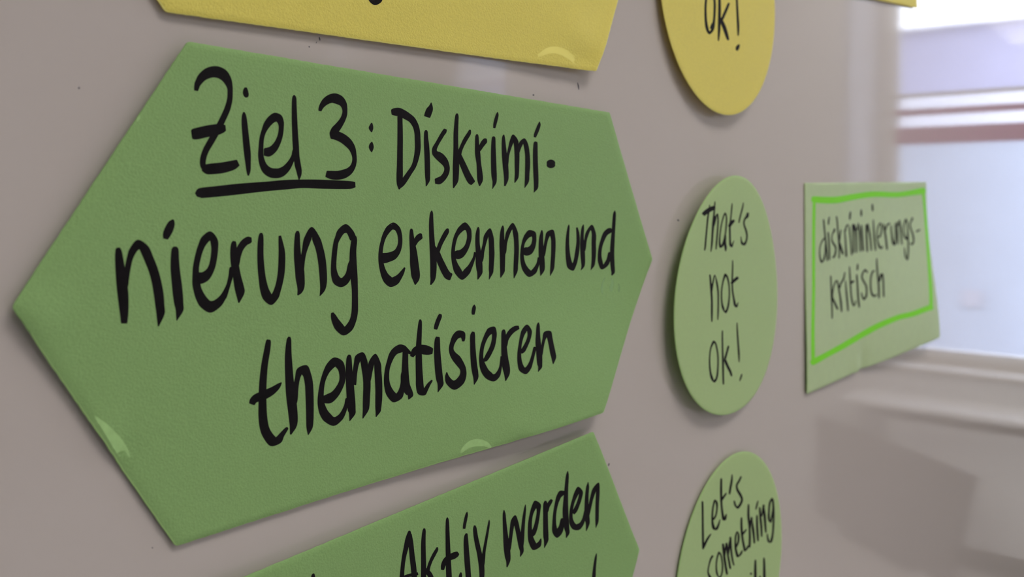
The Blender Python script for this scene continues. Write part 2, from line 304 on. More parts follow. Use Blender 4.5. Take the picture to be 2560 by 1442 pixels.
# pen strokes: for each station the two edges of the ink (u, v, u, v in mm from the card centre)
WORDS = [
 ('long_green', 'Ziel', [
  [(-70.63,-38.48,-71.24,-38.52),(-70.49,-38.55,-71.34,-38.61),(-70.18,-39.31,-71.35,-39.44),(-69.9,-39.8,-71.16,-40.28),(-69.01,-40.72,-70.37,-41.79),(-67.85,-41.33,-68.74,-43.16),(-66.87,-41.51,-66.62,-43.74),(-65.95,-41.37,-64.57,-43.24),(-65.03,-40.82,-63.38,-41.84),(-64.29,-39.89,-62.99,-40.3),(-64.12,-39.04,-62.92,-39.17),(-64.2,-37.52,-62.97,-37.46),(-64.76,-35.78,-63.45,-35.48),(-65.72,-33.76,-64.43,-33.33),(-66.81,-31.72,-65.49,-31.21),(-68.12,-29.47,-66.83,-28.91),(-69.16,-27.57,-67.91,-27.14),(-69.71,-25.83,-68.42,-25.67),(-69.68,-24.44,-68.48,-24.71),(-69.21,-23.65,-68.13,-24.35),(-69,-23.67,-68.2,-24.14)],
  [(-69.3,-23.6,-69.08,-24.42),(-69.23,-23.41,-68.9,-24.56),(-68.31,-22.86,-68.14,-24.79),(-67,-22.87,-67.24,-24.95),(-64.64,-23.17,-65.09,-25.24),(-62.21,-23.9,-62.94,-25.67),(-61.06,-24.74,-61.79,-25.91),(-61.03,-24.97,-61.54,-25.82)],
  [(-71.52,-29.55,-71.77,-30.86),(-71.28,-29.34,-71.6,-31.16),(-70.42,-29.35,-70.97,-31.44),(-68.14,-29.96,-68.69,-32.11),(-65.95,-30.51,-66.45,-32.58),(-64.87,-30.98,-65.28,-32.72),(-64.35,-31.35,-64.52,-32.57),(-64.23,-31.54,-64.36,-32.42)],
  [(-60.46,-35.46,-60.13,-35.51),(-60.72,-34.71,-59.73,-34.84),(-60.77,-33.26,-59.4,-33.46),(-60.54,-31.22,-59.08,-31.45),(-60.3,-29.19,-58.73,-29.43),(-60,-27.18,-58.43,-27.38),(-59.62,-25.18,-58.37,-25.3),(-59.36,-23.78,-58.4,-23.83),(-59.05,-22.88,-58.72,-22.88)],
  [(-60.22,-40.38,-59.81,-40.41),(-60.3,-40.33,-59.73,-40.37),(-60.56,-39.84,-59.49,-39.95),(-60.63,-39.14,-59.32,-39.45),(-60.34,-38.6,-59.25,-39),(-59.98,-38.38,-59.35,-38.63),(-59.87,-38.37,-59.42,-38.54)],
  [(-55.35,-27.27,-55.38,-28.38),(-55.19,-27.06,-55.17,-28.61),(-53.83,-27,-54.58,-28.77),(-52.33,-28.07,-53.72,-29.12),(-51.38,-29.59,-52.77,-30.09),(-50.77,-31.36,-52.06,-31.53),(-50.56,-33.14,-51.84,-33.08),(-50.61,-34.47,-52.12,-33.94),(-51.31,-35.68,-52.72,-34.38),(-52.96,-36.01,-52.4,-34.29),(-54.38,-35.12,-53.03,-33.98),(-55.43,-33.8,-53.96,-33.14),(-56.03,-32.2,-54.86,-31.91),(-56.46,-30.63,-55.34,-30.54),(-56.62,-28.77,-55.45,-28.78),(-56.68,-26.89,-55.37,-27.07),(-56.29,-25.11,-54.78,-25.66),(-55.49,-23.73,-54.02,-24.93),(-54.06,-22.83,-53.25,-24.65),(-52.32,-22.6,-52.36,-24.61),(-50.51,-22.98,-51.52,-24.7),(-48.99,-24.21,-50.41,-25.23),(-47.99,-25.82,-49.23,-26.33),(-47.46,-27.31,-48.47,-27.5),(-47.31,-28.5,-48.22,-28.57),(-47.52,-29.65,-47.63,-29.66)],
  [(-48.36,-40.11,-48,-40.16),(-48.66,-39.43,-47.56,-39.55),(-48.69,-37.57,-47.41,-37.71),(-48.58,-34.78,-47.16,-34.94),(-48.4,-32,-46.89,-32.17),(-48.19,-29.59,-46.59,-29.77),(-47.89,-27.35,-46.38,-27.55),(-47.55,-25.45,-45.97,-25.75),(-47.06,-24.19,-45.69,-24.42),(-46.77,-23.35,-45.79,-23.38),(-46.47,-22.52,-46.19,-22.52)],
 ]),
 ('long_green', '3:', [
  [(-40.82,-37.42,-41.63,-37.45),(-40.6,-37.82,-41.65,-38.03),(-40.04,-38.46,-41.29,-39.01),(-39.07,-39.13,-40.38,-40.26),(-37.99,-39.53,-38.8,-41.29),(-37.39,-39.48,-36.93,-41.71),(-36.51,-39.37,-35.03,-41.21),(-35.59,-39.08,-33.86,-39.95),(-35.04,-38.26,-33.57,-38.49),(-35.14,-37.26,-33.65,-37.11),(-35.73,-36.2,-34.24,-35.71),(-36.78,-35.1,-35.13,-34.3),(-37.9,-34.06,-35.95,-33.23),(-38.46,-32.92,-36.56,-32.34),(-38.28,-32.69,-36.92,-32.26)],
  [(-38.11,-31.76,-38.42,-32.55),(-37.9,-31.65,-38.35,-32.74),(-37.25,-31.6,-37.52,-33.21),(-36.59,-31.47,-35.93,-33.43),(-35.27,-31.07,-33.93,-32.85),(-33.92,-30.37,-32.15,-31.78),(-32.69,-29.5,-30.97,-30.22),(-31.88,-28.18,-30.54,-28.42),(-31.82,-27.14,-30.47,-27.06),(-32.3,-26.14,-30.85,-25.63),(-33.27,-25.45,-31.89,-24.25),(-34.57,-25.05,-33.63,-23.23),(-35.99,-24.75,-35.73,-22.81),(-37.48,-24.7,-37.75,-22.85),(-38.78,-24.66,-39.17,-23.29),(-39.02,-24.5,-39.28,-23.51)],
  [(-26.37,-36.18,-26.16,-36.18),(-26.78,-35.69,-25.87,-35.66),(-27.14,-35.02,-25.74,-35.09),(-26.87,-34.45,-25.81,-34.66),(-26.29,-33.97,-26.08,-34.02)],
  [(-26.17,-31.83,-25.95,-31.82),(-26.78,-31.23,-25.57,-31.19),(-26.95,-30.55,-25.46,-30.64),(-26.7,-30.02,-25.57,-30.17),(-26.14,-29.43,-25.93,-29.46)],
 ]),
 ('long_green', 'underline', [
  [(-70.21,-18.49,-70.59,-19.05),(-70.04,-18.43,-70.59,-19.2),(-69.44,-18.33,-70.19,-19.86),(-68.99,-18.24,-69.28,-20.21),(-65.09,-18.61,-65.39,-20.7),(-60.58,-19.13,-60.89,-21.25),(-54.56,-19.85,-54.83,-21.8),(-50.13,-20.28,-50.37,-22.27),(-45.69,-20.71,-45.79,-22.54),(-40.99,-20.73,-40.98,-22.67),(-36.05,-20.76,-36.04,-22.66),(-32.23,-20.88,-32.28,-22.62),(-30.77,-21.22,-30.93,-22.48),(-30.64,-21.41,-30.73,-22.32)],
 ]),
 ('long_green', 'Diskrimi', [
  [(-16.99,-39.01,-17.99,-38.9),(-18.18,-38.78,-16.79,-38.92),(-18.2,-36.57,-16.51,-36.73),(-18.1,-33.31,-16.29,-33.44),(-18.05,-30.05,-16.2,-30.14),(-18.03,-26.77,-16.09,-26.84),(-18.08,-24.31,-16,-24.35),(-17.89,-22.35,-16.21,-22.37),(-17.26,-21.12,-16.85,-21.12)],
  [(-20.18,-38.67,-20.35,-39.58),(-19.97,-38.52,-20.22,-39.79),(-19.18,-38.43,-19.33,-40.17),(-18.17,-38.39,-17.66,-40.39),(-17.11,-38.19,-15.98,-40.02),(-15.57,-37.78,-14.28,-39.39),(-14.23,-37.29,-12.55,-38.49),(-13.11,-36.21,-11.23,-36.93),(-12.55,-34.93,-10.6,-35.28),(-12.36,-33.35,-10.39,-33.53),(-12.25,-31.25,-10.25,-31.28),(-12.5,-29.16,-10.7,-28.97),(-13.21,-27.05,-11.71,-26.63),(-14.46,-25.59,-13.05,-24.98),(-15.86,-24.09,-14.32,-23.39),(-16.95,-22.91,-15.44,-22.19),(-17.43,-21.93,-16.49,-21.48),(-17.36,-21.79,-16.69,-21.47)],
  [(-7.13,-42.72,-6.94,-42.73),(-7.83,-41.77,-6.44,-41.71),(-8.5,-41.21,-6.4,-40.84),(-9.02,-40.32,-6.77,-39.96),(-9.36,-39.31,-7.23,-39.02),(-9.12,-39.12,-7.6,-38.91)],
  [(-8.82,-35.82,-8.34,-35.85),(-9.19,-35.28,-7.94,-35.37),(-9.25,-33.9,-7.77,-34.05),(-9.17,-32.2,-7.39,-32.39),(-8.93,-29.68,-7.05,-29.84),(-8.73,-27.16,-6.84,-27.28),(-8.52,-24.62,-6.73,-24.71),(-8.31,-23.53,-6.86,-23.42),(-8.19,-22.09,-7.96,-22.05)],
  [(-2.06,-36.69,-1.29,-36.52),(-2.26,-36.64,-1.18,-36.42),(-2.76,-36.17,-1.34,-35.73),(-3.32,-35.52,-1.99,-35.04),(-4.19,-34.36,-2.88,-33.93),(-5.19,-32.98,-3.92,-32.59),(-6.23,-31.54,-4.61,-31.34),(-6.2,-30.14,-4.37,-30.88),(-5.15,-29.17,-3.5,-30.74),(-4.2,-28.59,-2.17,-30.24),(-2.99,-27.88,-0.8,-29.17),(-2.15,-27.34,-0.07,-28.04),(-1.76,-26.7,0.27,-26.79),(-2,-25.84,-0.07,-25.35),(-2.95,-24.84,-1.31,-23.84),(-4.13,-24.38,-3.09,-22.75),(-4.95,-24.07,-4.74,-22.78),(-5.13,-23.87,-4.94,-22.94)],
  [(2.16,-40.89,2.68,-40.92),(1.75,-40.17,3.05,-40.22),(1.49,-38.21,3.05,-38.28),(1.31,-35.55,3.07,-35.65),(1.39,-32.9,3.2,-33.02),(1.41,-30.26,3.49,-30.38),(1.35,-27.63,3.74,-27.73),(1.43,-25.37,3.72,-25.4),(1.48,-23.7,3.43,-23.52),(1.63,-21.89,1.93,-21.84)],
  [(7.81,-37.08,7.35,-37.13),(7.23,-37.09,7.89,-37.03),(6.53,-36.31,7.86,-35.96),(5.08,-34.64,6.5,-34.21),(3.87,-32.72,5.21,-32.41),(3.05,-31.22,4.56,-30.98),(2.55,-30.12,4.34,-29.92),(2.74,-28.2,2.95,-28.18)],
  [(2.51,-31.88,2.7,-31.94),(2.8,-30.05,4.42,-30.56),(3.4,-28.68,5.43,-29.35),(4.53,-26.95,6.72,-27.71),(5.83,-25.07,8.11,-25.92),(7.21,-23.45,9.43,-24.52),(8.4,-22.88,9.94,-23.93),(8.75,-22.93,9.89,-23.67)],
  [(10.08,-36.19,10.61,-36.2),(9.63,-35.49,11,-35.58),(9.63,-33.55,11.26,-33.7),(9.76,-30.92,11.86,-31.16),(10.38,-28.68,12.21,-28.9),(10.64,-26.61,12.75,-26.82),(10.8,-24.89,13.14,-25.05),(11.01,-23.93,13,-23.91),(11.65,-22.67,12.02,-22.65)],
  [(10.57,-30.89,10.43,-30.93),(11.97,-31.95,10.78,-32.28),(13.05,-33.04,11.43,-33.57),(14.06,-33.94,12.37,-34.72),(14.41,-34.22,13.33,-35.3),(14.39,-34.41,14.16,-35.27),(14.51,-34.56,14.3,-35.17)],
  [(18.28,-42.71,18.56,-42.71),(17.74,-42.01,18.89,-41.96),(17.17,-40.75,18.57,-40.64),(16.78,-39.45,18.13,-39.38),(16.76,-38.38,17.69,-38.35),(16.87,-38.32,17.54,-38.29)],
  [(16.75,-36.09,17.44,-36.11),(16.31,-35.44,17.83,-35.51),(16.14,-33.1,18.02,-33.21),(16.17,-30.43,18.31,-30.57),(16.32,-27.76,18.58,-27.91),(16.6,-25.44,18.81,-25.61),(17.06,-24.08,18.78,-24.12),(17.08,-23.48,18.37,-23.28),(17.03,-22.06,17.19,-22.03)],
  [(21.05,-36.84,21.48,-36.84),(20.62,-36.07,21.8,-36.15),(20.52,-34.24,22.22,-34.4),(20.69,-31.52,22.84,-31.75),(21.1,-28.82,23.5,-29.07),(21.68,-26.17,23.81,-26.32),(21.92,-24.66,23.68,-24.57),(21.93,-22.97,22.54,-22.89)],
  [(22.74,-27.61,22.57,-27.62),(23.58,-28.95,22.15,-28.99),(23.8,-31.13,22.62,-31.21),(24.66,-33.32,23.31,-33.47),(25.63,-35.14,23.92,-35.39),(25.97,-36.01,25.21,-37.19),(25.36,-35.48,27.36,-36),(25.82,-34.16,27.91,-34.45),(26.15,-31.85,28.36,-32.02),(26.33,-29.14,28.39,-29.22),(26.5,-26.41,28.32,-26.43),(26.43,-25.41,28,-25.2),(26.39,-23.99,26.67,-23.93)],
  [(27.01,-30.67,26.87,-30.69),(27.98,-31.68,26.84,-31.83),(28.93,-33.55,27.51,-33.75),(29.85,-34.97,28.24,-35.38),(29.53,-35.31,30.47,-36.47),(30.17,-34.33,32.18,-34.81),(30.83,-32.07,32.93,-32.3),(31.01,-29.35,33.28,-29.44),(31.01,-26.58,33.07,-26.6),(31.01,-24.61,32.87,-24.45),(30.95,-22.66,31.12,-22.62)],
  [(36.89,-41.66,37.27,-41.68),(36.31,-40.86,37.68,-40.76),(35.38,-39.36,37,-39.11),(34.65,-37.96,36.12,-37.75),(34.62,-37.16,35.59,-37.08),(34.73,-37.09,35.43,-37.02)],
  [(35.3,-35.94,36.18,-35.88),(35.12,-35.9,36.32,-35.78),(34.57,-35.19,36.49,-35.25),(34.44,-32.33,36.67,-32.45),(34.57,-29.49,36.9,-29.64),(34.86,-26.67,37.21,-26.81),(35.16,-24.25,37.34,-24.32),(35.27,-22.87,37.1,-22.66),(35.21,-21.48,35.38,-21.44)],
  [(41.1,-29.27,41.05,-30.43),(41.38,-29.05,41.32,-30.67),(41.97,-28.81,41.88,-30.96),(43.12,-28.7,43.13,-31.18),(44.41,-28.91,44.45,-31.01),(44.96,-29.21,44.88,-30.76),(45.21,-29.44,45.16,-30.56)],
 ]),
 ('long_green', 'nierung', [
  [(-85.78,-9.17,-85.25,-9.26),(-85.87,-9.08,-85.13,-9.2),(-85.96,-8.53,-84.79,-8.63),(-85.99,-7.35,-84.51,-7.44),(-85.85,-5.12,-84.07,-5.22),(-85.66,-2.89,-83.66,-2.98),(-85.39,-0.69,-83.37,-0.71),(-85.06,1.52,-83.3,1.56),(-84.82,2.98,-83.35,3.09),(-84.66,4.16,-83.49,4.29),(-84.49,4.29,-83.65,4.38)],
  [(-84.33,-0.32,-84.49,-0.35),(-83.53,-2.04,-84.81,-2.3),(-83.32,-3.64,-84.59,-3.93),(-83.09,-5.27,-84.18,-5.54),(-82.72,-7,-83.84,-7.35),(-82.07,-8.27,-83.31,-9.02),(-81.53,-8.78,-81.86,-10.54),(-81.29,-8.41,-79.86,-9.35),(-80.5,-6.73,-78.81,-7.34),(-79.6,-4.64,-77.85,-5.1),(-78.95,-2.41,-77.11,-2.67),(-78.52,-0.16,-76.61,-0.27),(-78.23,1.65,-76.43,1.63),(-77.99,3.07,-76.34,3.32),(-77.64,5.46,-77.41,5.52)],
  [(-75.12,-14.21,-74.82,-14.07),(-75.9,-13.78,-74.67,-13.26),(-76.57,-12.77,-74.95,-12.11),(-76.99,-11.63,-75.49,-11.11),(-76.92,-10.76,-75.96,-10.51),(-76.81,-10.64,-76.12,-10.45)],
  [(-74.79,-9.12,-74.25,-9.1),(-74.89,-9.05,-74.15,-9.03),(-75.22,-8.58,-73.79,-8.51),(-75.35,-6.86,-73.66,-6.81),(-75.31,-4.63,-73.43,-4.68),(-75.04,-2.26,-73.03,-2.34),(-74.74,0.08,-72.71,0.03),(-74.45,1.66,-72.59,1.61),(-74.14,2.74,-72.58,3.06),(-73.96,4.76,-73.83,4.81)],
  [(-69.75,-2.16,-69.99,-3.65),(-69.5,-1.88,-69.79,-3.95),(-68.57,-1.86,-69.3,-4.05),(-67.25,-2.53,-68.67,-4.07),(-66.28,-4.01,-67.7,-4.74),(-65.73,-5.72,-67.16,-6.04),(-65.4,-8.24,-66.9,-8.35),(-65.57,-10.3,-67.14,-9.85),(-67.17,-11.86,-67.29,-10),(-68.98,-10.82,-67.61,-9.74),(-69.67,-9.46,-68.29,-8.89),(-70.22,-7.78,-68.91,-7.42),(-70.73,-5.35,-69.43,-5.13),(-70.82,-3.68,-69.38,-3.63),(-70.81,-2.03,-69.14,-2.09),(-70.52,-0.6,-68.84,-0.94),(-69.95,1.07,-68.1,0.35),(-68.93,2.66,-67.29,1.29),(-66.85,3.9,-66.82,1.61),(-64.76,3.02,-66.01,1.53),(-63.53,1.55,-64.78,0.74),(-62.81,-0.13,-63.82,-0.57),(-62.2,-1.97,-63.01,-2.25),(-61.84,-3.3,-62.61,-3.52),(-61.88,-4.38,-61.97,-4.4)],
  [(-62.17,-9.91,-61.47,-9.79),(-62.56,-9.21,-61.29,-9.13),(-62.69,-7.46,-61.08,-7.48),(-62.47,-5.17,-60.69,-5.31),(-61.95,-2.72,-60.11,-2.93),(-61.55,-0.62,-59.42,-0.86),(-61.27,0.39,-59.2,0.57),(-60.61,2.46,-60.33,2.51)],
  [(-61.47,-3.28,-61.63,-3.31),(-60.6,-4.94,-61.97,-5.17),(-60.25,-6.57,-61.8,-6.94),(-59.75,-7.95,-61.18,-8.6),(-58.89,-8.92,-60.1,-9.99),(-58.19,-9.24,-58.82,-10.65),(-57.85,-9.45,-57.9,-10.49),(-57.72,-9.6,-57.79,-10.35)],
  [(-64.07,1.22,-63.51,1.41),(-63.38,1.39,-64.16,1.11),(-62.71,-0.44,-63.56,-0.7),(-62.03,-2.79,-62.99,-3.02),(-61.77,-4.51,-62.74,-4.67),(-62.59,-4.74,-61.89,-4.61)],
  [(-55.82,-11.37,-55.32,-11.37),(-56.13,-10.79,-54.99,-10.73),(-56.35,-9.22,-54.9,-9.15),(-56.36,-6.92,-54.86,-6.89),(-56.23,-4.26,-54.58,-4.29),(-55.91,-1.91,-54.17,-2.04),(-55.51,0.34,-53.51,-0.01),(-54.7,2.23,-52.69,1.38),(-52.74,3.54,-52.94,1.62),(-51.07,2.33,-52.73,1.37),(-50.46,0.83,-52.11,0.28),(-49.96,-0.82,-51.61,-1.22),(-49.54,-3.03,-51.27,-3.26),(-49.44,-5.78,-51.18,-5.88),(-49.62,-7.65,-51.17,-7.6),(-50.17,-9.47,-51.24,-9.37),(-50.63,-10.74,-51.27,-10.68)],
  [(-46.7,-11.67,-46.16,-11.63),(-47.07,-10.99,-45.84,-10.93),(-47.25,-8.97,-45.69,-8.94),(-47.24,-6.18,-45.34,-6.26),(-46.95,-3.77,-44.61,-3.89),(-46.69,-1.61,-44.33,-1.64),(-46.25,0.14,-44.33,0.3),(-46.14,1.08,-44.98,1.52),(-46.2,1.93,-45.97,2.06)],
  [(-45.49,-1.45,-45.65,-1.47),(-44.65,-2.97,-45.99,-3.19),(-44.31,-5.52,-45.54,-5.73),(-43.85,-7.29,-45.18,-7.59),(-42.87,-9.52,-44.68,-10.11),(-42.58,-10.21,-42.76,-12.47),(-42.44,-9.53,-40.5,-10.19),(-41.49,-7.5,-39.47,-7.88),(-40.91,-5.34,-38.77,-5.52),(-40.53,-3.15,-38.41,-3.18),(-40.26,-0.94,-38.25,-0.86),(-40.12,0.47,-38.47,0.72),(-40.12,1.32,-39,1.71),(-40.24,2.57,-40.11,2.62)],
  [(-30.31,-9.77,-31.59,-9.35),(-30.14,-9.99,-31.93,-9.42),(-31.18,-11.61,-32.73,-10.8),(-33.26,-13.01,-33.2,-11.01),(-35.48,-11.75,-33.89,-10.74),(-36.28,-10.08,-34.83,-9.58),(-36.71,-8.82,-35.32,-8.58),(-37.07,-6.32,-35.62,-6.17),(-37.24,-3.42,-35.69,-3.38),(-37.03,-1.3,-35.04,-1.66),(-36.17,0.25,-34.38,-1.03),(-34.13,1.03,-34.45,-1.05),(-32.18,0.2,-33.95,-1.11),(-31.23,-1.59,-32.96,-2.1),(-30.9,-3.82,-32.39,-4.08),(-31.19,-5.64,-31.37,-5.67)],
  [(-31.33,-10.23,-30.28,-10.24),(-31.53,-10.1,-30.06,-10.14),(-31.6,-9.22,-29.83,-9.09),(-31.91,-7.09,-30.02,-6.96),(-31.97,-4.13,-29.82,-4.1),(-31.64,-1.19,-29.5,-1.19),(-31.16,1.72,-29.34,1.78),(-31.06,4.6,-29.23,4.74),(-31.15,6.83,-29.26,7.17),(-31.68,8.54,-29.83,9.25),(-32.74,9.67,-30.98,11),(-33.11,9.87,-33.34,11.87),(-33.62,9.33,-35.55,10.42),(-34.8,8.14,-36.61,8.72),(-35.66,7.09,-37.01,7.38),(-36.35,6.43,-36.98,6.54)],
 ]),
 ('long_green', 'erkennen', [
  [(-22.49,-4.15,-22.53,-5.84),(-22.19,-3.81,-22.2,-6.16),(-21.19,-3.74,-21.66,-6.17),(-19.63,-4.03,-20.52,-6.2),(-17.76,-4.62,-19.29,-6.37),(-16.42,-5.97,-18.1,-6.82),(-15.84,-7.44,-17.35,-7.77),(-15.68,-8.89,-17.11,-8.93),(-15.91,-10.47,-17.36,-10.27),(-16.59,-12.06,-18.02,-11.31),(-18.61,-13.27,-18.81,-11.58),(-20.65,-12.46,-19.28,-11.4),(-21.72,-11.2,-20.28,-10.54),(-22.31,-10.09,-20.98,-9.67),(-22.71,-8.88,-21.48,-8.62),(-23.07,-7.58,-21.82,-7.38),(-23.27,-6.24,-21.93,-6.17),(-23.27,-4.78,-21.75,-4.78),(-23.13,-3.57,-21.56,-3.71),(-22.71,-2.03,-20.96,-2.35),(-22.14,-0.52,-20.12,-1.22),(-21.19,0.83,-19.09,-0.47),(-19.34,1.94,-18.97,-0.37),(-17,1.42,-18.58,-0.35),(-15.7,0.06,-17.14,-0.87),(-14.9,-1.19,-15.99,-1.71),(-14.51,-2.35,-14.94,-2.53)],
  [(-13.08,-11.74,-12.55,-11.76),(-13.32,-11.18,-12.19,-11.2),(-13.42,-9.84,-11.89,-9.89),(-13.3,-8.03,-11.42,-8.14),(-13.1,-5.81,-10.68,-5.9),(-13.04,-3.6,-10.2,-3.66),(-12.76,-1.64,-9.78,-1.74),(-12.47,-0.19,-9.58,-0.2),(-11.94,0.75,-9.95,0.95),(-11.32,1.88,-11.04,1.93)],
  [(-12.59,-6.53,-12.75,-6.59),(-11.09,-7.68,-12.39,-8.17),(-10.4,-8.43,-11.89,-9.16),(-9.49,-8.98,-10.96,-10.12),(-9.13,-9.13,-10.01,-10.54),(-9.05,-9.25,-9.33,-10.5),(-8.9,-9.44,-9.13,-10.34)],
  [(-6.03,-16.15,-5.77,-16.14),(-6.48,-15.5,-5.41,-15.46),(-6.74,-13.98,-5.27,-13.96),(-6.74,-11.69,-5.06,-11.71),(-6.54,-8.66,-4.65,-8.7),(-6.3,-5.93,-4.18,-5.96),(-6.1,-3.38,-3.81,-3.34),(-6.02,-1.45,-3.8,-1.31),(-5.98,0.02,-3.99,0.24),(-5.89,1,-4.48,1.36),(-6.02,2.16,-5.62,2.3)],
  [(-0.24,-11.69,0.29,-11.56),(-0.37,-11.66,0.37,-11.5),(-1.08,-11.13,0.45,-10.61),(-2.17,-9.8,-0.62,-9.21),(-3.3,-8.08,-1.83,-7.61),(-4.13,-6.37,-2.66,-6.01),(-4.44,-5.11,-3.16,-4.85),(-4.33,-3.69,-4.17,-3.66)],
  [(-4.85,-7.53,-4.63,-7.58),(-4.63,-5.4,-2.78,-5.78),(-3.99,-3.77,-1.81,-4.3),(-2.9,-1.98,-0.61,-2.64),(-1.76,-0.31,0.54,-1.13),(-0.5,0.99,1.34,-0.41),(1,1.46,1.87,-0.22),(1.34,1.3,2.04,0.11)],
  [(2.82,-4.21,2.7,-5.57),(3.11,-3.95,2.96,-5.84),(4.19,-3.75,3.67,-6.02),(5.69,-4.04,4.16,-6.01),(6.9,-4.89,4.94,-6.19),(7.81,-5.99,6.01,-6.8),(8.47,-7.1,6.73,-7.56),(9.06,-8.71,7.28,-8.94),(9.11,-10.09,7.28,-10.03),(8.68,-11.61,6.89,-10.99),(6.5,-13.16,6.37,-11.15),(4.15,-12.02,5.75,-10.91),(3.13,-10.87,4.62,-10.2),(2.36,-9.66,3.74,-9.28),(1.78,-7.97,3.14,-7.76),(1.47,-6.18,2.84,-6.08),(1.47,-4.63,3.04,-4.67),(1.68,-3.33,3.4,-3.53),(2.07,-1.98,4.14,-2.42),(2.97,-0.21,5.3,-1.12),(5.68,1.64,5.82,-0.5),(8.49,0.26,6.44,-0.99),(9.49,-1.19,7.84,-1.9),(10.15,-2.38,8.78,-2.84),(10.76,-3.84,9.76,-4.07),(11.1,-5.25,10.18,-5.39)],
  [(11.44,-11.91,11.9,-11.89),(11,-11.15,12.26,-11.07),(10.63,-9.63,12.3,-9.55),(10.63,-7.5,12.41,-7.52),(10.85,-5.4,12.95,-5.44),(10.9,-2.63,13.55,-2.64),(11.23,-0.81,13.72,-0.82),(11.56,0.14,13.56,0.47),(11.66,1.89,11.94,1.96)],
  [(12.6,-1.46,12.38,-1.5),(13.95,-3.14,12.07,-3.45),(14.32,-5.24,12.86,-5.49),(14.96,-7.32,13.6,-7.56),(15.8,-9.32,14.13,-9.74),(15.74,-10.06,16.49,-11.54),(15.86,-8.98,18,-9.16),(16.11,-7.09,18.29,-7.09),(16.24,-4.58,18.53,-4.5),(16.29,-2.5,18.36,-2.35),(16.23,-0.67,18.2,-0.52),(16.37,0.25,17.97,0.54),(16.3,2.16,16.47,2.2)],
  [(21.6,-12.22,22.01,-12.19),(21.07,-11.46,22.37,-11.37),(20.64,-9.88,22.44,-9.81),(20.52,-7.27,22.72,-7.25),(20.67,-5.12,23.05,-5.1),(20.83,-3,23.08,-2.91),(20.9,-0.86,23.03,-0.74),(20.98,0.18,22.86,0.51),(21.03,1.87,21.37,1.95)],
  [(22.51,-3.58,22.32,-3.61),(23.48,-4.99,21.9,-5.17),(23.75,-7.14,22.41,-7.31),(24.37,-8.81,22.82,-9.08),(25.2,-10.25,23.5,-10.79),(25.9,-11.05,26.05,-12.91),(26.17,-10.17,28.3,-10.5),(26.67,-8.26,28.76,-8.31),(26.9,-5.67,29.01,-5.62),(26.85,-3.52,28.95,-3.39),(26.77,-1.34,28.76,-1.19),(26.72,0.35,28.57,0.61),(26.84,2.42,27.07,2.46)],
  [(30.71,-4.32,30.79,-5.59),(30.96,-4.05,31.11,-5.82),(32.55,-3.62,32.16,-6.07),(34.83,-4.06,32.77,-5.99),(36.2,-5.42,33.88,-6.35),(36.75,-6.74,34.64,-7.09),(36.93,-8.41,34.96,-8.41),(36.36,-10.22,34.46,-9.32),(33.44,-10.84,34.59,-8.97),(31.64,-9.74,33.55,-8.69),(30.68,-8.48,32.41,-7.92),(30.17,-7.16,31.56,-6.91),(29.76,-5.63,31.28,-5.51),(29.61,-3.36,31.32,-3.36),(30.01,-1.29,32.02,-1.56),(30.99,0.59,33.26,-0.23),(33.62,2.43,34.51,0.58),(36.78,1.62,35.01,0.45),(37.96,0.18,36.26,-0.4),(38.61,-1.3,37.28,-1.56),(38.89,-2.85,37.66,-3)],
  [(39.2,-10.74,39.65,-10.73),(38.71,-9.9,40.09,-9.81),(38.13,-8.1,40.13,-7.99),(38.01,-5.63,40.39,-5.61),(38.17,-3.03,40.88,-3.04),(38.52,-0.77,41.16,-0.73),(38.75,0.62,40.99,0.93),(38.98,2.32,39.27,2.39)],
  [(40.26,-2.41,40.08,-2.43),(41.26,-3.66,39.76,-3.86),(41.83,-5.92,40.33,-6.13),(42.58,-7.99,40.98,-8.29),(43.68,-9.46,41.82,-10.15),(42.92,-9.71,44.97,-10.73),(43.9,-8.16,46.08,-8.31),(44.08,-5.95,46.29,-5.88),(44.09,-3.67,46.16,-3.54),(43.89,-1.39,45.96,-1.21),(43.74,0.55,45.58,0.83),(43.67,2.62,43.86,2.67)],
 ]),
 ('long_green', 'und', [
  [(52.62,-12.25,52.97,-12.22),(52.08,-11.34,53.22,-11.26),(51.49,-9.07,53.1,-8.98),(51.22,-6.36,53.18,-6.31),(51.29,-3.82,53.61,-3.85),(51.6,-1.65,54.27,-1.84),(52.46,0.65,55.32,0.1),(55.4,1.72,54.33,0.16),(56.92,0.34,54.82,-0.25),(57.78,-1.42,55.7,-1.77),(58.5,-3.98,56.31,-4.21),(58.72,-6.78,56.88,-6.87),(58.43,-9.38,56.79,-9.33),(57.43,-11.36,56.56,-11.28)],
  [(60.3,-12.24,60.67,-12.2),(59.41,-11.07,60.9,-10.95),(58.93,-8.5,60.79,-8.44),(58.87,-5.71,61.25,-5.71),(59.13,-2.95,61.67,-2.94),(59.57,-0.43,61.74,-0.34),(59.74,0.5,61.24,0.84),(59.4,1.73,59.6,1.8)],
  [(60.85,-3.2,60.65,-3.22),(61.94,-4.52,60.26,-4.72),(62.51,-7.27,61.03,-7.47),(63.7,-9.46,61.96,-9.93),(64.57,-10.34,65.19,-12.1),(65.11,-9.14,67.48,-9.29),(65.05,-6.44,67.57,-6.38),(65.21,-3.43,67.73,-3.33),(65.22,-1.32,67.46,-1.13),(65.06,0.3,66.93,0.66),(64.75,1.95,64.96,2.01)],
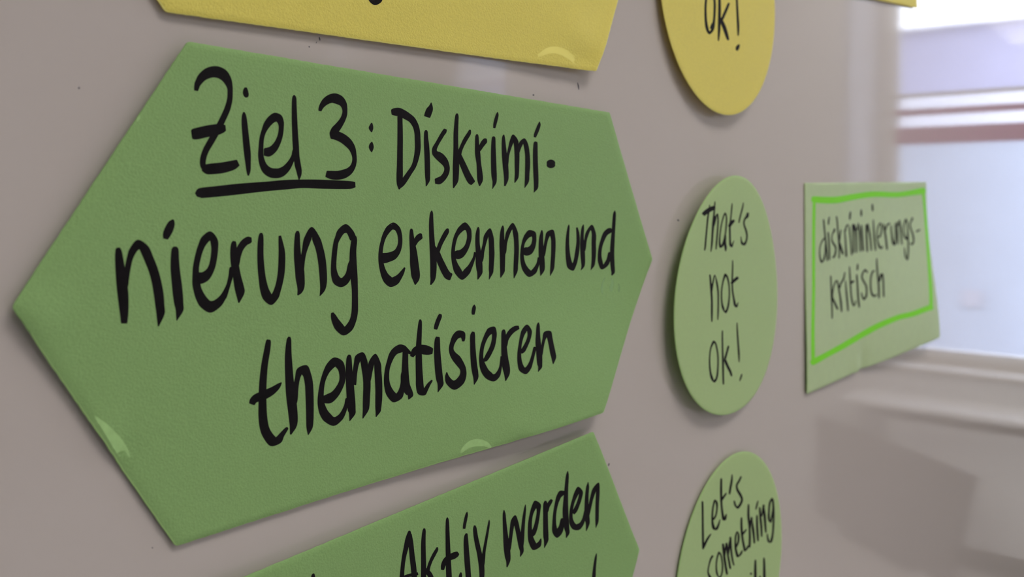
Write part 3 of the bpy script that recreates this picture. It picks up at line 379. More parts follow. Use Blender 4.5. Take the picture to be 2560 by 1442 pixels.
  [(76.28,-10.84,76.94,-10.02),(75.98,-10.96,76.84,-9.81),(73.98,-10.81,75.76,-9.29),(71.63,-9.57,73.97,-8.66),(70.17,-7.41,72.35,-6.93),(69.13,-5.14,71.15,-4.87),(68.66,-2.44,70.83,-2.37),(68.97,-0.09,71.58,-0.32),(70.87,2.06,71.95,0.47),(74.52,1.09,72.45,0.08),(75.99,-0.67,73.73,-1.13),(76.51,-2.96,74.71,-3.21),(74.99,-3.27,76.29,-3.09)],
  [(78,-16.58,78.33,-16.56),(77.13,-15.54,78.87,-15.46),(76.73,-13.09,78.79,-13),(76.39,-9.76,78.53,-9.65),(75.92,-6.44,78.38,-6.31),(75.65,-3.09,78.28,-2.99),(75.91,0.29,78.53,0.32),(76.38,2.53,78.76,2.56),(76.61,3.26,78.52,3.61),(76.52,4.14,77.1,4.33)],
 ]),
 ('long_green', 'thematisieren', [
  [(-53.57,10.52,-52.9,10.65),(-53.7,10.57,-52.78,10.75),(-53.94,11.02,-52.64,11.31),(-54.3,12.62,-52.8,13.01),(-54.88,15.38,-53.27,15.78),(-55.27,18.52,-53.5,18.89),(-55.41,21.35,-53.54,21.68),(-55.41,23.83,-53.44,24.14),(-55.38,26,-53.27,26.23),(-55.02,28.5,-52.84,28.46),(-54.16,30.55,-52.1,29.89),(-52.33,32.7,-51.24,30.92),(-49.82,32.56,-50.98,31.08),(-49,31.33,-50.11,30.49),(-48.14,30.25,-48.84,29.63),(-47.91,29.9,-48.21,29.53)],
  [(-56.53,23.55,-57.49,23.08),(-56.29,23.52,-57.64,22.9),(-56,23.18,-57.42,22.11),(-55.5,23.04,-56.51,21.42),(-54.35,22.91,-55.21,21.08),(-52.84,22.58,-53.82,20.81),(-51.34,21.9,-52.38,20.52),(-50.19,20.93,-51.01,20.09),(-49.76,20.02,-49.95,19.85)],
  [(-48.3,10.52,-47.78,10.64),(-48.74,11.19,-47.53,11.39),(-49.06,13.7,-47.41,13.92),(-49.08,16.27,-47.15,16.45),(-48.91,19.57,-46.76,19.74),(-48.63,22.9,-46.18,23.07),(-48.12,26.05,-45.7,26.25),(-47.76,28.38,-45.55,28.74),(-47.6,29.51,-45.98,30.11),(-47.53,31.2,-47.19,31.35)],
  [(-46.82,26.52,-47.03,26.46),(-45.73,24.62,-47.49,24.14),(-45.5,21.91,-46.93,21.52),(-45.15,19.98,-46.46,19.55),(-44.47,18.51,-45.86,17.55),(-44.88,18.76,-43.33,17.21),(-44.25,19.54,-42.19,19.26),(-43.81,21.25,-41.65,21.39),(-43.61,23.98,-41.44,24.27),(-43.44,26.75,-41.38,27.08),(-43.35,29.14,-41.41,29.52),(-43.27,30.56,-41.68,31.02),(-42.89,32.21,-42.71,32.28)],
  [(-38.54,25.95,-38.88,24.71),(-38.29,26.19,-38.71,24.46),(-36.6,26.38,-37.8,24.24),(-34.84,25.37,-36.47,23.92),(-33.52,23.78,-35.17,22.86),(-32.71,21.93,-34.41,21.5),(-32.75,19.56,-34.66,19.61),(-33.55,17.55,-35.52,18.53),(-35.91,16.44,-35.36,18.48),(-37.78,17.42,-36.11,18.79),(-38.86,18.97,-37.36,19.76),(-39.69,21.08,-38.36,21.53),(-40.22,23.5,-38.7,23.85),(-40.39,25.44,-38.57,25.65),(-40.19,26.96,-38.16,26.85),(-39.64,28.51,-37.51,27.94),(-38.37,30.18,-36.62,28.91),(-35.81,31.59,-35.83,29.61),(-33.62,30.76,-34.89,29.48),(-32.64,29.61,-33.95,28.86),(-31.92,27.85,-32.99,27.44),(-31.62,26.31,-32.59,26.02),(-32.44,25.98,-31.74,26.2)],
  [(-31.87,16.29,-31.31,16.42),(-32.4,16.89,-30.98,17.12),(-32.61,18.67,-30.79,18.9),(-32.63,20.75,-30.55,20.96),(-32.53,22.83,-30.24,23.05),(-32.37,24.91,-30,25.15),(-32.22,26.99,-29.75,27.25),(-31.93,28.83,-29.65,29.05),(-31.6,29.49,-29.79,30.07),(-31.45,31.24,-31.25,31.33)],
  [(-29.81,23.38,-31.07,23.05),(-29.53,23.31,-31.3,22.86),(-29.29,20.98,-30.7,20.62),(-28.84,19.01,-30.31,18.57),(-28.11,17.75,-29.81,16.8),(-28.69,17.74,-27.61,16.31),(-28.39,18.19,-26.44,17.99),(-27.98,20.1,-25.9,20.11),(-27.57,22.2,-25.36,22.33),(-27.45,24.21,-25.26,24.55),(-27.51,26.26,-25.41,26.66),(-27.55,28.33,-25.55,28.75),(-27.53,29.33,-25.91,29.93),(-27.64,31.37,-27.44,31.46)],
  [(-26.14,24.47,-26.29,24.43),(-25.28,23.22,-26.54,22.87),(-24.74,21.19,-26.2,20.82),(-24.21,19.25,-25.84,18.66),(-24.36,18.74,-23.86,17.09),(-24.26,19.51,-22.25,19.42),(-24.13,21.24,-21.98,21.42),(-23.95,23.37,-21.75,23.6),(-23.82,25.47,-21.67,25.78),(-23.81,27.55,-21.72,27.94),(-23.78,29.66,-22.01,30.04),(-23.7,30.27,-22.26,30.81),(-23.66,31.7,-23.48,31.78)],
  [(-11.8,18.74,-11.92,18.87),(-13.79,16.86,-14.81,17.93),(-14.73,16.16,-15.46,17.71),(-16.44,15.79,-15.72,17.78),(-18.36,16.43,-16.93,17.93),(-19.59,17.57,-17.83,18.5),(-20.23,19.08,-18.71,19.67),(-20.77,20.52,-19.32,20.95),(-21.08,21.98,-19.56,22.28),(-21.2,23.76,-19.49,23.92),(-21,25.38,-19.02,25.26),(-20.34,27.22,-18.14,26.52),(-18.27,29.19,-17.32,27.29),(-15.58,28.72,-17.3,27.32),(-14.8,27.14,-16.53,26.52),(-14.6,25.29,-15.97,25),(-14.5,23.23,-15.88,23.01),(-15.04,21.61,-15.2,21.59)],
  [(-15.07,17.04,-13.84,17.17),(-15.31,17.14,-13.6,17.32),(-15.38,18.72,-13.5,18.96),(-15.54,20.88,-13.46,21.17),(-15.68,23.06,-13.31,23.36),(-15.74,25.2,-13.04,25.34),(-15.15,26.87,-12.64,26.45),(-14.13,28.06,-12.07,27.55),(-13.68,28.2,-11.91,28.68),(-13.48,29.28,-13.3,29.37)],
  [(-9.63,10.43,-9.14,10.49),(-10.02,11.12,-8.85,11.29),(-10.49,13.52,-8.91,13.76),(-10.89,16.47,-9.07,16.71),(-11.06,19.27,-8.94,19.51),(-11.03,22.26,-8.81,22.5),(-10.98,24.55,-8.58,24.81),(-10.92,26.55,-8.39,26.71),(-10.24,28.49,-8.16,28.06),(-7.98,29.13,-9.07,27.8),(-7.04,28.19,-8.31,27.41),(-6.21,27.01,-7.19,26.4),(-5.29,25.97,-5.75,25.64)],
  [(-11.85,19.41,-12.86,18.98),(-11.24,19.03,-12.74,18.24),(-10.48,18.61,-11.82,17.11),(-9.59,18.79,-9.81,16.63),(-8.25,19.15,-7.74,16.87),(-6.79,19.39,-6.26,17.39),(-5.55,19.36,-5.26,17.91),(-5.31,19.2,-5.09,18.15)],
  [(-2.67,9.66,-2.02,9.84),(-2.82,9.69,-1.92,9.93),(-3.28,10.07,-1.89,10.55),(-4.12,11.33,-2.64,11.85),(-4.67,12.58,-3.26,13),(-4.7,13.21,-3.61,13.48),(-4.57,13.32,-3.79,13.52)],
  [(-3.87,15.23,-2.9,15.43),(-4.08,15.27,-2.74,15.58),(-4.55,16.09,-2.66,16.36),(-4.81,18.61,-2.59,18.83),(-4.7,21.35,-2.32,21.52),(-4.44,24.09,-1.99,24.23),(-4.08,25.96,-1.72,26.03),(-3.65,27.04,-1.67,27.53),(-3.62,29.05,-3.48,29.1)],
  [(6.17,17.51,5.37,17.4),(6.55,16.7,5.11,16.67),(6.34,15.14,4.55,15.94),(3.92,14.47,4.93,16.33),(1.97,15.43,3.79,16.59),(0.89,17.25,2.51,17.81),(0.44,18.88,2.15,19),(0.89,20.57,2.89,19.99),(2.04,22.11,4.45,21.15),(3.52,23.61,5.8,22.94),(4.39,24.61,6.57,24.55),(4.27,25.69,6.63,26.42),(3.18,26.6,5.45,28.32),(2.19,26.94,2.25,29.32),(1.39,26.59,-0.52,27.42),(0.37,25.6,-1.01,25.66),(-0.28,24.51,-0.59,24.48)],
  [(10.23,8.36,10.51,8.4),(9.57,8.97,10.96,9.21),(9.22,10.06,10.66,10.31),(9.3,10.82,10.36,10.96),(9.43,10.91,10.2,11.01)],
  [(9.29,15.3,10.03,15.45),(9.13,15.33,10.16,15.56),(8.44,16.18,10.31,16.45),(8.3,18.27,10.27,18.45),(8.27,21.09,10.46,21.25),(8.47,23.94,10.77,24.06),(8.82,25.87,11.12,25.96),(9.23,27.25,11.06,27.62),(9.37,29.03,9.58,29.09)],
  [(13.36,23.65,12.94,23),(14.63,23.54,13.44,22.66),(15.92,22.56,14.25,21.71),(16.87,21.53,15.18,20.77),(17.9,20.21,16.08,19.61),(18.57,18.47,16.8,18.11),(18.94,16.65,16.97,16.59),(18.23,14.89,16.58,16.03),(15.72,14.98,17.49,16.51),(14.56,15.84,16.26,16.89),(13.57,17.11,15.09,17.75),(12.64,18.59,14.09,19.08),(12.07,19.95,13.53,20.27),(11.63,21.96,13.2,22.17),(11.58,23.42,13.48,23.41),(11.88,25.14,14.3,24.83),(12.82,26.86,15.23,26.03),(14.56,28.38,16.38,26.91),(17.24,29.26,16.89,27.31),(19.46,28.26,17.77,27.21),(20.25,26.53,19.03,26.14),(20.7,24.81,19.69,24.6),(21.07,23.14,20.04,22.95)],
  [(21.51,15.92,22.3,16.06),(20.89,16.58,22.61,16.75),(20.65,18.63,22.76,18.81),(20.46,21.37,22.88,21.55),(20.45,23.81,23.19,23.95),(20.57,25.76,23.62,25.84),(20.98,27.12,23.71,27.29),(21.26,28.01,23.3,28.45),(21.59,29.78,21.84,29.84)],
  [(22.03,21.67,21.84,21.63),(23.13,20.31,21.56,20.02),(23.59,19.1,21.83,18.56),(24.76,18.04,23.02,17.11),(26.05,17.3,24.6,16.06),(27.44,16.82,26.61,15.48),(28.45,16.55,28.18,15.57),(28.58,16.41,28.36,15.7)],
  [(28.88,23.26,28.16,22.6),(29.13,23.34,28.16,22.41),(30.4,22.95,28.91,21.99),(31.52,21.89,29.94,21.18),(32.77,20.45,31.23,19.9),(33.66,19.01,31.93,18.67),(33.97,17.35,31.96,17.52),(32.03,15.61,31.83,17.43),(29.67,16.76,31.5,17.64),(28.66,18.44,30.24,18.89),(27.89,20.53,29.24,20.83),(27.23,22.41,28.8,22.67),(26.97,24.19,28.71,24.34),(27.01,26.05,29.09,26.02),(27.6,27.79,29.76,27.06),(30.24,29.11,30,27.24),(32.47,28.04,30.68,27.04),(33.61,26.38,32.06,25.84),(34.7,24.32,33.35,23.94),(35.57,22.43,34.33,22.12),(34.54,22.09,35.43,22.32)],
  [(37.06,15.49,37.53,15.56),(36.32,16.31,37.79,16.49),(35.81,18.44,37.72,18.63),(35.32,20.94,37.77,21.11),(35.37,23.47,38.04,23.63),(35.33,25.21,37.98,25.46),(35.46,27.03,37.76,27.2),(35.82,27.8,37.48,28.23),(35.56,29.13,35.76,29.21)],
  [(37.02,25.81,36.85,25.77),(38.18,24.7,36.77,24.37),(38.92,22.8,37.64,22.5),(39.97,20.79,38.57,20.41),(41.45,19.4,39.6,18.43),(40.47,19.29,42.84,18.55),(40.93,20.57,43.39,20.51),(41.44,22.79,43.85,22.77),(41.78,24.84,44.34,24.83),(42.16,26.02,44.42,26.27),(42.58,27.86,43,27.94)],
 ]),
 ('lower_green', 'Aktiv', [
  [(-7.73,-41.82,-7.29,-41.66),(-7.82,-41.8,-7.2,-41.6),(-8.19,-41.39,-6.94,-40.82),(-8.82,-40.12,-7.35,-39.46),(-9.21,-38.41,-7.6,-37.71),(-9.6,-36.69,-8.18,-36.06),(-9.87,-34.92,-8.53,-34.37),(-10.02,-33.12,-8.66,-32.61),(-10.11,-30.71,-8.76,-30.2),(-8.95,-30.18,-9.93,-30.55)],
  [(-7.89,-41,-6.92,-40.82),(-8.05,-40.93,-6.71,-40.68),(-7.77,-39.02,-6.11,-38.68),(-7.43,-37.1,-5.72,-36.71),(-7.1,-35.15,-5.31,-34.75),(-6.68,-33.17,-4.8,-32.75),(-6.31,-31.23,-4.41,-30.74),(-5.93,-29.28,-4.19,-28.79),(-5.67,-29.08,-4.42,-28.73)],
  [(-10.38,-31.09,-10.04,-30.51),(-9.88,-30.4,-10.36,-31.21),(-7.44,-30.44,-7.83,-31.26),(-5.44,-30.03,-5.73,-30.97),(-3.94,-29.87,-4.19,-30.63),(-3.88,-29.96,-4.06,-30.51)],
  [(-2.73,-41.03,-2.13,-40.82),(-3.06,-40.49,-1.91,-40.09),(-3.28,-39.06,-1.87,-38.6),(-3.35,-37.19,-1.76,-36.72),(-3.2,-34.65,-1.52,-34.16),(-3.03,-32.11,-1.26,-31.57),(-2.91,-30.22,-1.12,-29.63),(-2.87,-28.34,-1.08,-27.72),(-2.62,-28.13,-1.33,-27.68)],
  [(2.26,-34.92,2.63,-34.76),(2.18,-34.91,2.69,-34.7),(1.78,-34.57,2.81,-33.96),(0.8,-33.66,1.95,-32.89),(-0.16,-32.39,0.94,-31.73),(-0.81,-31.16,0.33,-30.57),(-1.21,-29.76,-0.15,-29.24),(-0.32,-29.24,-1.08,-29.62)],
  [(-2.58,-31.62,-2.42,-31.67),(-1.34,-29.43,-0.03,-29.82),(-0.5,-28.51,1.04,-28.62),(0.25,-27.08,1.92,-26.99),(0.57,-26.92,1.76,-26.87)],
  [(5.52,-41.48,5.85,-41.39),(5.17,-40.83,6.29,-40.53),(5.17,-38.52,6.63,-38.13),(5.36,-35.9,6.96,-35.47),(5.55,-33.28,7.34,-32.79),(5.82,-30.63,7.71,-30.09),(6.04,-27.98,8.13,-27.37),(6.38,-25.29,8.47,-24.66),(6.69,-25.05,8.2,-24.6)],
  [(5.18,-28.24,4.33,-28.62),(5.37,-28.25,4.18,-28.76),(5.81,-29.05,4.15,-29.94),(6.59,-29.72,4.89,-31.11),(7.65,-29.94,6.36,-31.66),(9.09,-29.86,7.92,-31.74),(10.33,-30.08,9.1,-31.69),(10.78,-30.53,9.89,-31.52),(10.75,-30.69,10.12,-31.41)],
  [(13.01,-40.97,13.16,-40.92),(12.5,-40.48,13.47,-40.1),(12.02,-39.19,13.22,-38.7),(11.73,-37.94,12.9,-37.5),(11.72,-37,12.7,-36.66),(11.85,-36.89,12.56,-36.64)],
  [(12.98,-35.36,13.54,-35.14),(12.86,-35.36,13.64,-35.04),(12.36,-34.72,13.85,-34.23),(12.28,-33.12,14.16,-32.61),(12.57,-30.51,14.64,-29.98),(12.99,-27.73,15.21,-27.16),(13.53,-24.93,15.68,-24.34),(13.88,-22.83,16.03,-22.23),(14.2,-22.6,15.76,-22.16)],
  [(16.02,-36.55,16.58,-36.43),(15.75,-35.8,17.16,-35.5),(16.05,-33.82,17.74,-33.51),(16.85,-31.14,18.72,-30.86),(17.71,-28.87,19.6,-28.58),(18.34,-26.69,20.53,-26.26),(18.89,-24.56,21.12,-23.98),(19.23,-22.51,21.31,-21.81),(19.23,-21.21,21.1,-20.47),(19.48,-20.98,20.82,-20.46)],
  [(22.01,-36.48,22.18,-36.43),(21.72,-35.71,22.51,-35.43),(21.15,-33.46,22.19,-33.05),(20.57,-30.92,21.71,-30.46),(20.07,-28.77,21.32,-28.28),(19.79,-27.08,21.25,-26.55),(19.85,-25.02,21.1,-24.58),(20.36,-23.62,20.51,-23.57)],
 ]),
 ('lower_green', 'werden', [
  [(28.04,-37.48,28.37,-37.4),(27.75,-36.37,29.03,-36.06),(27.92,-33.95,29.55,-33.58),(28.35,-30.59,30.45,-30.11),(28.82,-27.2,31.53,-26.58),(29.57,-24.17,32.13,-23.56),(30.23,-22.8,32.02,-22.16),(30.5,-21.03,30.98,-20.82)],
  [(31.03,-24.37,30.82,-24.45),(32.05,-25.6,30.33,-26.27),(32.42,-28.34,30.87,-28.92),(32.79,-30.84,31.13,-31.45),(33.28,-33.05,31.5,-33.78),(32.62,-34.03,33.32,-34.67),(32.67,-32.76,34.76,-32.49),(33.77,-30.06,35.81,-29.78),(34.7,-27.39,37.04,-27.01),(35.58,-24.97,37.74,-24.56),(36.25,-23.61,37.85,-23.03),(36.28,-22.22,36.62,-22.04)],
  [(37.51,-36.57,37.8,-36.48),(36.98,-35.3,38.05,-34.95),(36.47,-32.8,37.9,-32.33),(36.13,-29.58,37.84,-29.03),(36.08,-26.74,37.86,-26.14),(36.08,-24.54,37.51,-24.02),(36.61,-23.02,36.78,-22.96)],
  [(41.59,-26.46,40.42,-27.48),(41.93,-26.31,40.38,-27.74),(42.93,-26.6,40.77,-27.95),(43.83,-28.12,41.82,-29.04),(44.43,-30.52,42.67,-31.19),(44.75,-32.76,42.96,-33.29),(44.78,-34.77,42.43,-35),(41.94,-36.54,43.5,-34.58),(40.58,-35.29,42.68,-34.16),(39.85,-33.54,41.49,-32.84),(39.35,-31.37,41.03,-30.81),(39.25,-29.11,41.21,-28.59),(39.47,-26.94,41.83,-26.5),(40.07,-24.98,42.8,-24.88),(42.14,-22.32,43.68,-23.77),(45.43,-22.21,43.66,-23.82),(46.07,-23.31,44.58,-24.08),(45.91,-24.51,45.47,-24.71)],
  [(46.58,-35.28,47.34,-35.09),(46.44,-35.25,47.5,-34.99),(45.95,-34.29,48.15,-33.73),(46.15,-31.29,48.5,-30.68),(46.44,-27.79,48.91,-27.14),(46.73,-24.97,49.31,-24.3),(47.16,-23.59,49.25,-22.82),(47.39,-21.41,47.68,-21.28)],
  [(47.52,-30.73,47.34,-30.8),(48.62,-31.67,47.13,-32.28),(49.16,-32.84,47.52,-33.61),(50.06,-33.64,48.36,-34.65),(50.59,-34.39,49.55,-35.07),(50.51,-34.53,49.76,-35.01)],
  [(56.07,-35.75,56.41,-34.84),(55.86,-35.95,56.23,-34.7),(53.72,-36.44,55.61,-34.55),(52.26,-35.26,54.47,-34.15),(51.51,-32.98,53.21,-32.32),(50.98,-30.29,52.62,-29.76),(50.86,-27.5,52.81,-27),(51.11,-24.94,53.73,-24.61),(53.43,-22.61,53.49,-24.73),(55.92,-23.18,52.88,-25.03),(56.75,-24.75,54.19,-25.9),(57.07,-27.12,55.08,-27.87),(55.38,-27.88,56.82,-27.33)],
  [(57.3,-41.5,57.7,-41.39),(56.62,-40.23,58.16,-39.81),(56.18,-36.84,58.12,-36.3),(55.88,-33.41,58.3,-32.75),(55.72,-29.92,58.71,-29.15),(56.24,-26.91,59.23,-26.24),(57.03,-24.32,59.64,-23.8),(57.84,-22.82,59.89,-22.18),(58.08,-21.34,58.48,-21.16)],
  [(61.72,-27.42,60.53,-28.23),(62.05,-27.31,60.43,-28.45),(63.35,-27.83,61.26,-29.04),(64.55,-29.3,62.55,-30.26),(65.65,-31.26,63.64,-32.05),(65.96,-33.31,64.03,-33.65),(63.27,-35.4,64.5,-33.3),(61.47,-34.19,63.78,-32.99),(60.26,-31.97,62.02,-31.2),(59.44,-29.73,61.17,-29.13),(59.28,-27.08,61.18,-26.61),(59.71,-24.93,62.22,-24.82),(61.64,-22.81,63.24,-23.99),(65.12,-21.73,63.58,-23.91),(67.22,-22.67,65.17,-23.97),(68.19,-24.32,66.5,-25.06),(68.78,-26.4,67.26,-26.98),(68.5,-27.8,68.31,-27.87)],
  [(68.51,-35.58,68.85,-35.48),(67.71,-34.31,69.37,-33.82),(67.35,-31.73,69.32,-31.18),(67.3,-28.09,69.67,-27.47),(67.46,-24.84,70.44,-24.17),(68.46,-22.73,70.67,-22.05),(68.75,-20.35,69.1,-20.21)],
  [(69.09,-23.76,68.89,-23.84),(70.32,-24.76,68.58,-25.44),(71.23,-27.2,69.39,-27.9),(72.16,-29.62,70.2,-30.4),(73.55,-31.88,71.45,-32.86),(73.38,-33.09,74.76,-33.93),(73.37,-31.43,75.55,-30.87),(73.44,-27.74,75.54,-27.16),(73.59,-24.74,75.69,-24.16),(73.84,-21.99,75.76,-21.38),(74.17,-19.85,74.53,-19.72)],
 ]),
 ('lower_green', 'letter_tops', [
  [(11.66,-25.61,11.98,-25.48),(11.15,-25.12,12.33,-24.66),(10.99,-23.85,12.37,-23.33),(11.18,-23.69,12.17,-23.32)],
  [(-36.16,-40.59,-35.84,-40.44),(-36.57,-40.31,-35.6,-39.91),(-36.73,-39.14,-35.54,-38.69),(-36.57,-38.99,-35.71,-38.66)],
  [(75.22,-11.45,75.68,-11.27),(74.42,-10.24,75.78,-9.72),(73.75,-7.49,75.47,-6.86),(73.39,-4.16,75.28,-3.48),(75.01,-3.47,73.65,-3.97)],
 ]),
 ('long_yellow', 'descender', [
  [(-22.26,40.56,-21.6,40.27),(-22.36,40.67,-21.44,40.28),(-22.07,42.01,-20.75,40.96),(-20.32,42.66,-20.07,40.77),(-18.35,41.58,-19.83,40.88),(-17.79,40.07,-19.17,39.93),(-17.93,39.94,-18.92,39.83)],
 ]),
 ('round_green', "That's", [
  [(-30.87,-31.88,-32.57,-32.52),(-30.32,-31.87,-32.73,-32.74),(-29.1,-32.34,-31.47,-33.57),(-25.62,-33.39,-27.68,-34.86),(-22.08,-34.28,-23.74,-35.6),(-21.38,-34.9,-22.56,-35.56),(-21.41,-35.03,-22.22,-35.52)],
  [(-26.45,-35.96,-26.88,-35.96),(-26.96,-35.94,-26.36,-35.94),(-27.33,-34.32,-25.99,-34.25),(-28.33,-31.86,-26.92,-31.77),(-29,-27.74,-27.59,-27.67),(-29.61,-23.65,-28.2,-23.57),(-30.05,-20.4,-28.65,-20.29),(-30.2,-19.18,-29.48,-19.08),(-29.59,-19.07,-30.11,-19.13)],
  [(-22.43,-37.35,-21.81,-37.34),(-22.83,-35.99,-21.6,-35.97),(-23.29,-32.67,-21.84,-32.62),(-23.95,-29.36,-21.89,-29.28),(-24.27,-25.2,-22.59,-25.12),(-24.54,-21.4,-23.02,-21.3),(-24.77,-18.66,-24.02,-18.6),(-24.13,-18.57,-24.67,-18.62)],
  [(-22.83,-27.35,-23.04,-27.37),(-21.61,-28.4,-23.36,-28.56),(-20.44,-30.84,-22.53,-31.11),(-20.4,-32.15,-19.29,-32.82),(-19.61,-30.13,-18.2,-30.14),(-19.79,-26.8,-18.38,-26.74),(-20.17,-23.46,-18.76,-23.38),(-20.49,-20.96,-19.09,-20.87),(-20.4,-19.27,-19.62,-19.22),(-19.73,-19.19,-20.29,-19.23)],
  [(-12.9,-33.17,-11.98,-32.94),(-13.13,-33.17,-11.88,-32.84),(-14.28,-32.25,-13.06,-32.05),(-15.89,-29.67,-14.72,-29.54),(-16.92,-26.95,-15.73,-26.86),(-17.59,-24.25,-16.32,-24.18),(-17.83,-21.68,-16.17,-21.69),(-16.8,-19.74,-15.03,-20.36),(-13.7,-20.24,-15.37,-20.63),(-12.52,-22.18,-13.95,-22.37),(-11.29,-24.92,-12.67,-25.03),(-10.68,-28.36,-12.07,-28.42),(-10.65,-30.97,-12.04,-30.94),(-11.74,-32.88,-12.85,-32.79),(-12.72,-32.85,-11.92,-32.91)],
  [(-12.22,-25.31,-12,-25.3),(-13.07,-24.16,-11.19,-24.09),(-13.32,-21.57,-11.04,-21.56),(-12.64,-19.82,-10.29,-19.85),(-11.71,-18.3,-10.81,-18.28),(-10.93,-18.25,-11.58,-18.26)],
  [(-6.83,-36.83,-6.16,-36.81),(-7.35,-35.28,-6,-35.25),(-7.72,-32.35,-6.46,-32.3),(-8.24,-29.94,-6.86,-29.87),(-8.89,-27.52,-7.14,-27.47),(-8.6,-24.92,-6.93,-24.9),(-8.36,-22.32,-6.6,-22.31),(-7.92,-20.33,-5.97,-20.47),(-5.22,-19.58,-6.5,-20.13),(-4.11,-21.11,-5.24,-21.31),(-3.43,-22.18,-3.91,-22.27)],
  [(-8,-27.41,-9.53,-27.77),(-7.58,-27.43,-9.72,-27.93),(-5.44,-28.61,-8.28,-29.47),(-3.83,-29.45,-5.79,-30.34),(-3.38,-29.84,-4.4,-30.46),(-3.37,-29.97,-4.13,-30.41)],
  [(4.73,-37.14,4.22,-37.16),(4.11,-37.14,4.82,-37.1),(3.19,-35.4,4.68,-35.28),(1.63,-32.76,3.09,-32.61),(0.46,-30.64,1.92,-30.5),(0.15,-29.2,1.11,-29.13),(0.96,-29.1,0.27,-29.16)],
  [(8.69,-33.21,10.32,-33.07),(8.33,-33.14,10.6,-32.97),(7.33,-31.89,10.16,-31.35),(5.88,-30.93,7.63,-30.53),(4.83,-29.34,6.45,-29.28),(5.56,-27.62,7.21,-27.79),(7.28,-25.63,9.21,-25.8),(8.28,-23.75,10.03,-23.72),(7.59,-21.92,9.42,-21.63),(5.7,-20.93,7.39,-20.03),(5.63,-20.99,3.82,-20.42),(4.28,-21.93,2.8,-21.85),(3.33,-23.68,2.63,-23.66)],
 ]),
 ('round_green', 'not', [
  [(-24.55,-9.96,-25.3,-9.96),(-25.43,-9.91,-24.39,-9.92),(-25.23,-8.57,-23.72,-8.55),(-24.45,-4.55,-22.63,-4.49),(-23.6,-0.19,-21.92,-0.09),(-23.44,4.46,-21.76,4.61),(-22.97,7.67,-22.04,7.76),(-22.17,7.78,-22.84,7.72)],
  [(-23.31,-2.61,-23.47,-2.64),(-22.43,-3.41,-23.8,-3.58),(-21.42,-6.66,-22.79,-6.86),(-20.29,-9.04,-20.75,-9.78),(-19.62,-6.89,-18.08,-6.92),(-18.22,-3.14,-16.65,-3.08),(-17.84,0.91,-16.41,1.02),(-17.86,4.94,-16.43,5.08),(-17.7,7.49,-16.91,7.57),(-17.02,7.6,-17.59,7.53)],
  [(-10.39,-9.3,-11.75,-9.55),(-12.06,-9.53,-10.18,-9.17),(-13.87,-6.67,-12.52,-6.46),(-15.01,-2.96,-13.64,-2.83),(-14.69,1.19,-13.17,1.24),(-13.29,3.96,-11.47,3.83),(-9.86,5.78,-10.9,4.75),(-7.27,3.54,-8.98,3.24),(-6.4,-0.61,-7.82,-0.74),(-6.83,-4.83,-8.24,-4.86),(-8.44,-8.12,-10.07,-7.98),(-10.39,-9.53,-11.86,-9.18),(-10.68,-9.54,-11.76,-9.31)],
  [(-4.24,-14.42,-4.85,-14.44),(-4.97,-14.41,-4.12,-14.38),(-5.1,-11.99,-3.73,-11.92),(-5.3,-7.49,-3.77,-7.39),(-4.97,-2.92,-3.36,-2.87),(-3.67,0.69,-1.81,0.7),(-2.42,3.48,-0.28,3.37),(0.69,4.38,-0.75,3.74),(1.99,2.51,1.33,2.36)],
  [(-4.87,-5.15,-6.02,-5.68),(-4.48,-5.11,-6.1,-5.83),(-1.6,-5.96,-3.62,-6.95),(1.78,-7.05,0.18,-7.9),(0.58,-7.84,1.74,-7.23)],
 ]),
 ('round_green', 'ok!', [
  [(-19.93,15.54,-21.16,15.17),(-21.46,15.16,-19.77,15.69),(-23.89,17.64,-22.62,17.93),(-24.81,21.9,-23.52,22.08),(-24.29,26.33,-22.71,26.45),(-22.7,29.5,-20.71,29.45),(-19.52,31.09,-20.49,30.03),(-16.83,29.43,-18.51,29.02),(-16.06,25.08,-17.49,24.86),(-16.37,20.6,-17.78,20.49),(-18.17,16.61,-19.58,16.64),(-20.03,15.27,-21.2,15.57),(-20.26,15.26,-21.16,15.45)],
  [(-12.68,12.19,-13.37,12.11),(-13.51,12.14,-12.54,12.24),(-13.78,14.15,-12.33,14.31),(-13.55,19.29,-12.02,19.46),(-13.23,24.43,-11.36,24.66),(-12.93,29.58,-11.22,29.81),(-12.54,32.7,-11.08,32.9),(-11.28,32.94,-12.33,32.79)],
  [(-6.67,18.9,-7.84,18.63),(-8.1,18.64,-6.48,19.01),(-9.79,21.01,-8.03,21.42),(-11.39,23.2,-9.65,23.63),(-9.94,23.63,-11.2,23.32)],
  [(-9.85,23.62,-11.36,23.69),(-11.57,23.81,-9.46,23.71),(-9.13,26.56,-6.88,26.43),(-6.56,28.95,-4.38,28.89),(-4.92,30.81,-3.45,30.85),(-3.62,30.91,-4.67,30.89)],
  [(1.1,10.62,0.47,10.57),(0.35,10.6,1.22,10.67),(0.35,13.95,1.93,14.08),(1.26,19.33,3.02,19.49),(1.85,22.92,3.79,23.12),(2.68,26.19,3.57,26.29),(3.45,26.31,2.81,26.24)],
  [(6.25,31.64,5.5,31.44),(5.33,31.44,6.37,31.71),(4.19,32.48,5.73,32.9),(3.39,33.82,4.23,34.05),(4.09,34.05,3.48,33.88)],
 ]),
 ('round_lower', "Let's", [
  [(-26.84,-35.25,-27.76,-35.47),(-27.94,-35.45,-26.66,-35.15),(-27.95,-32.86,-26.33,-32.46),(-27.74,-27.35,-26.11,-26.92),(-27.53,-21.83,-25.79,-21.35),(-27.17,-17.63,-25.77,-17.24),(-25.97,-17.23,-26.97,-17.51)],
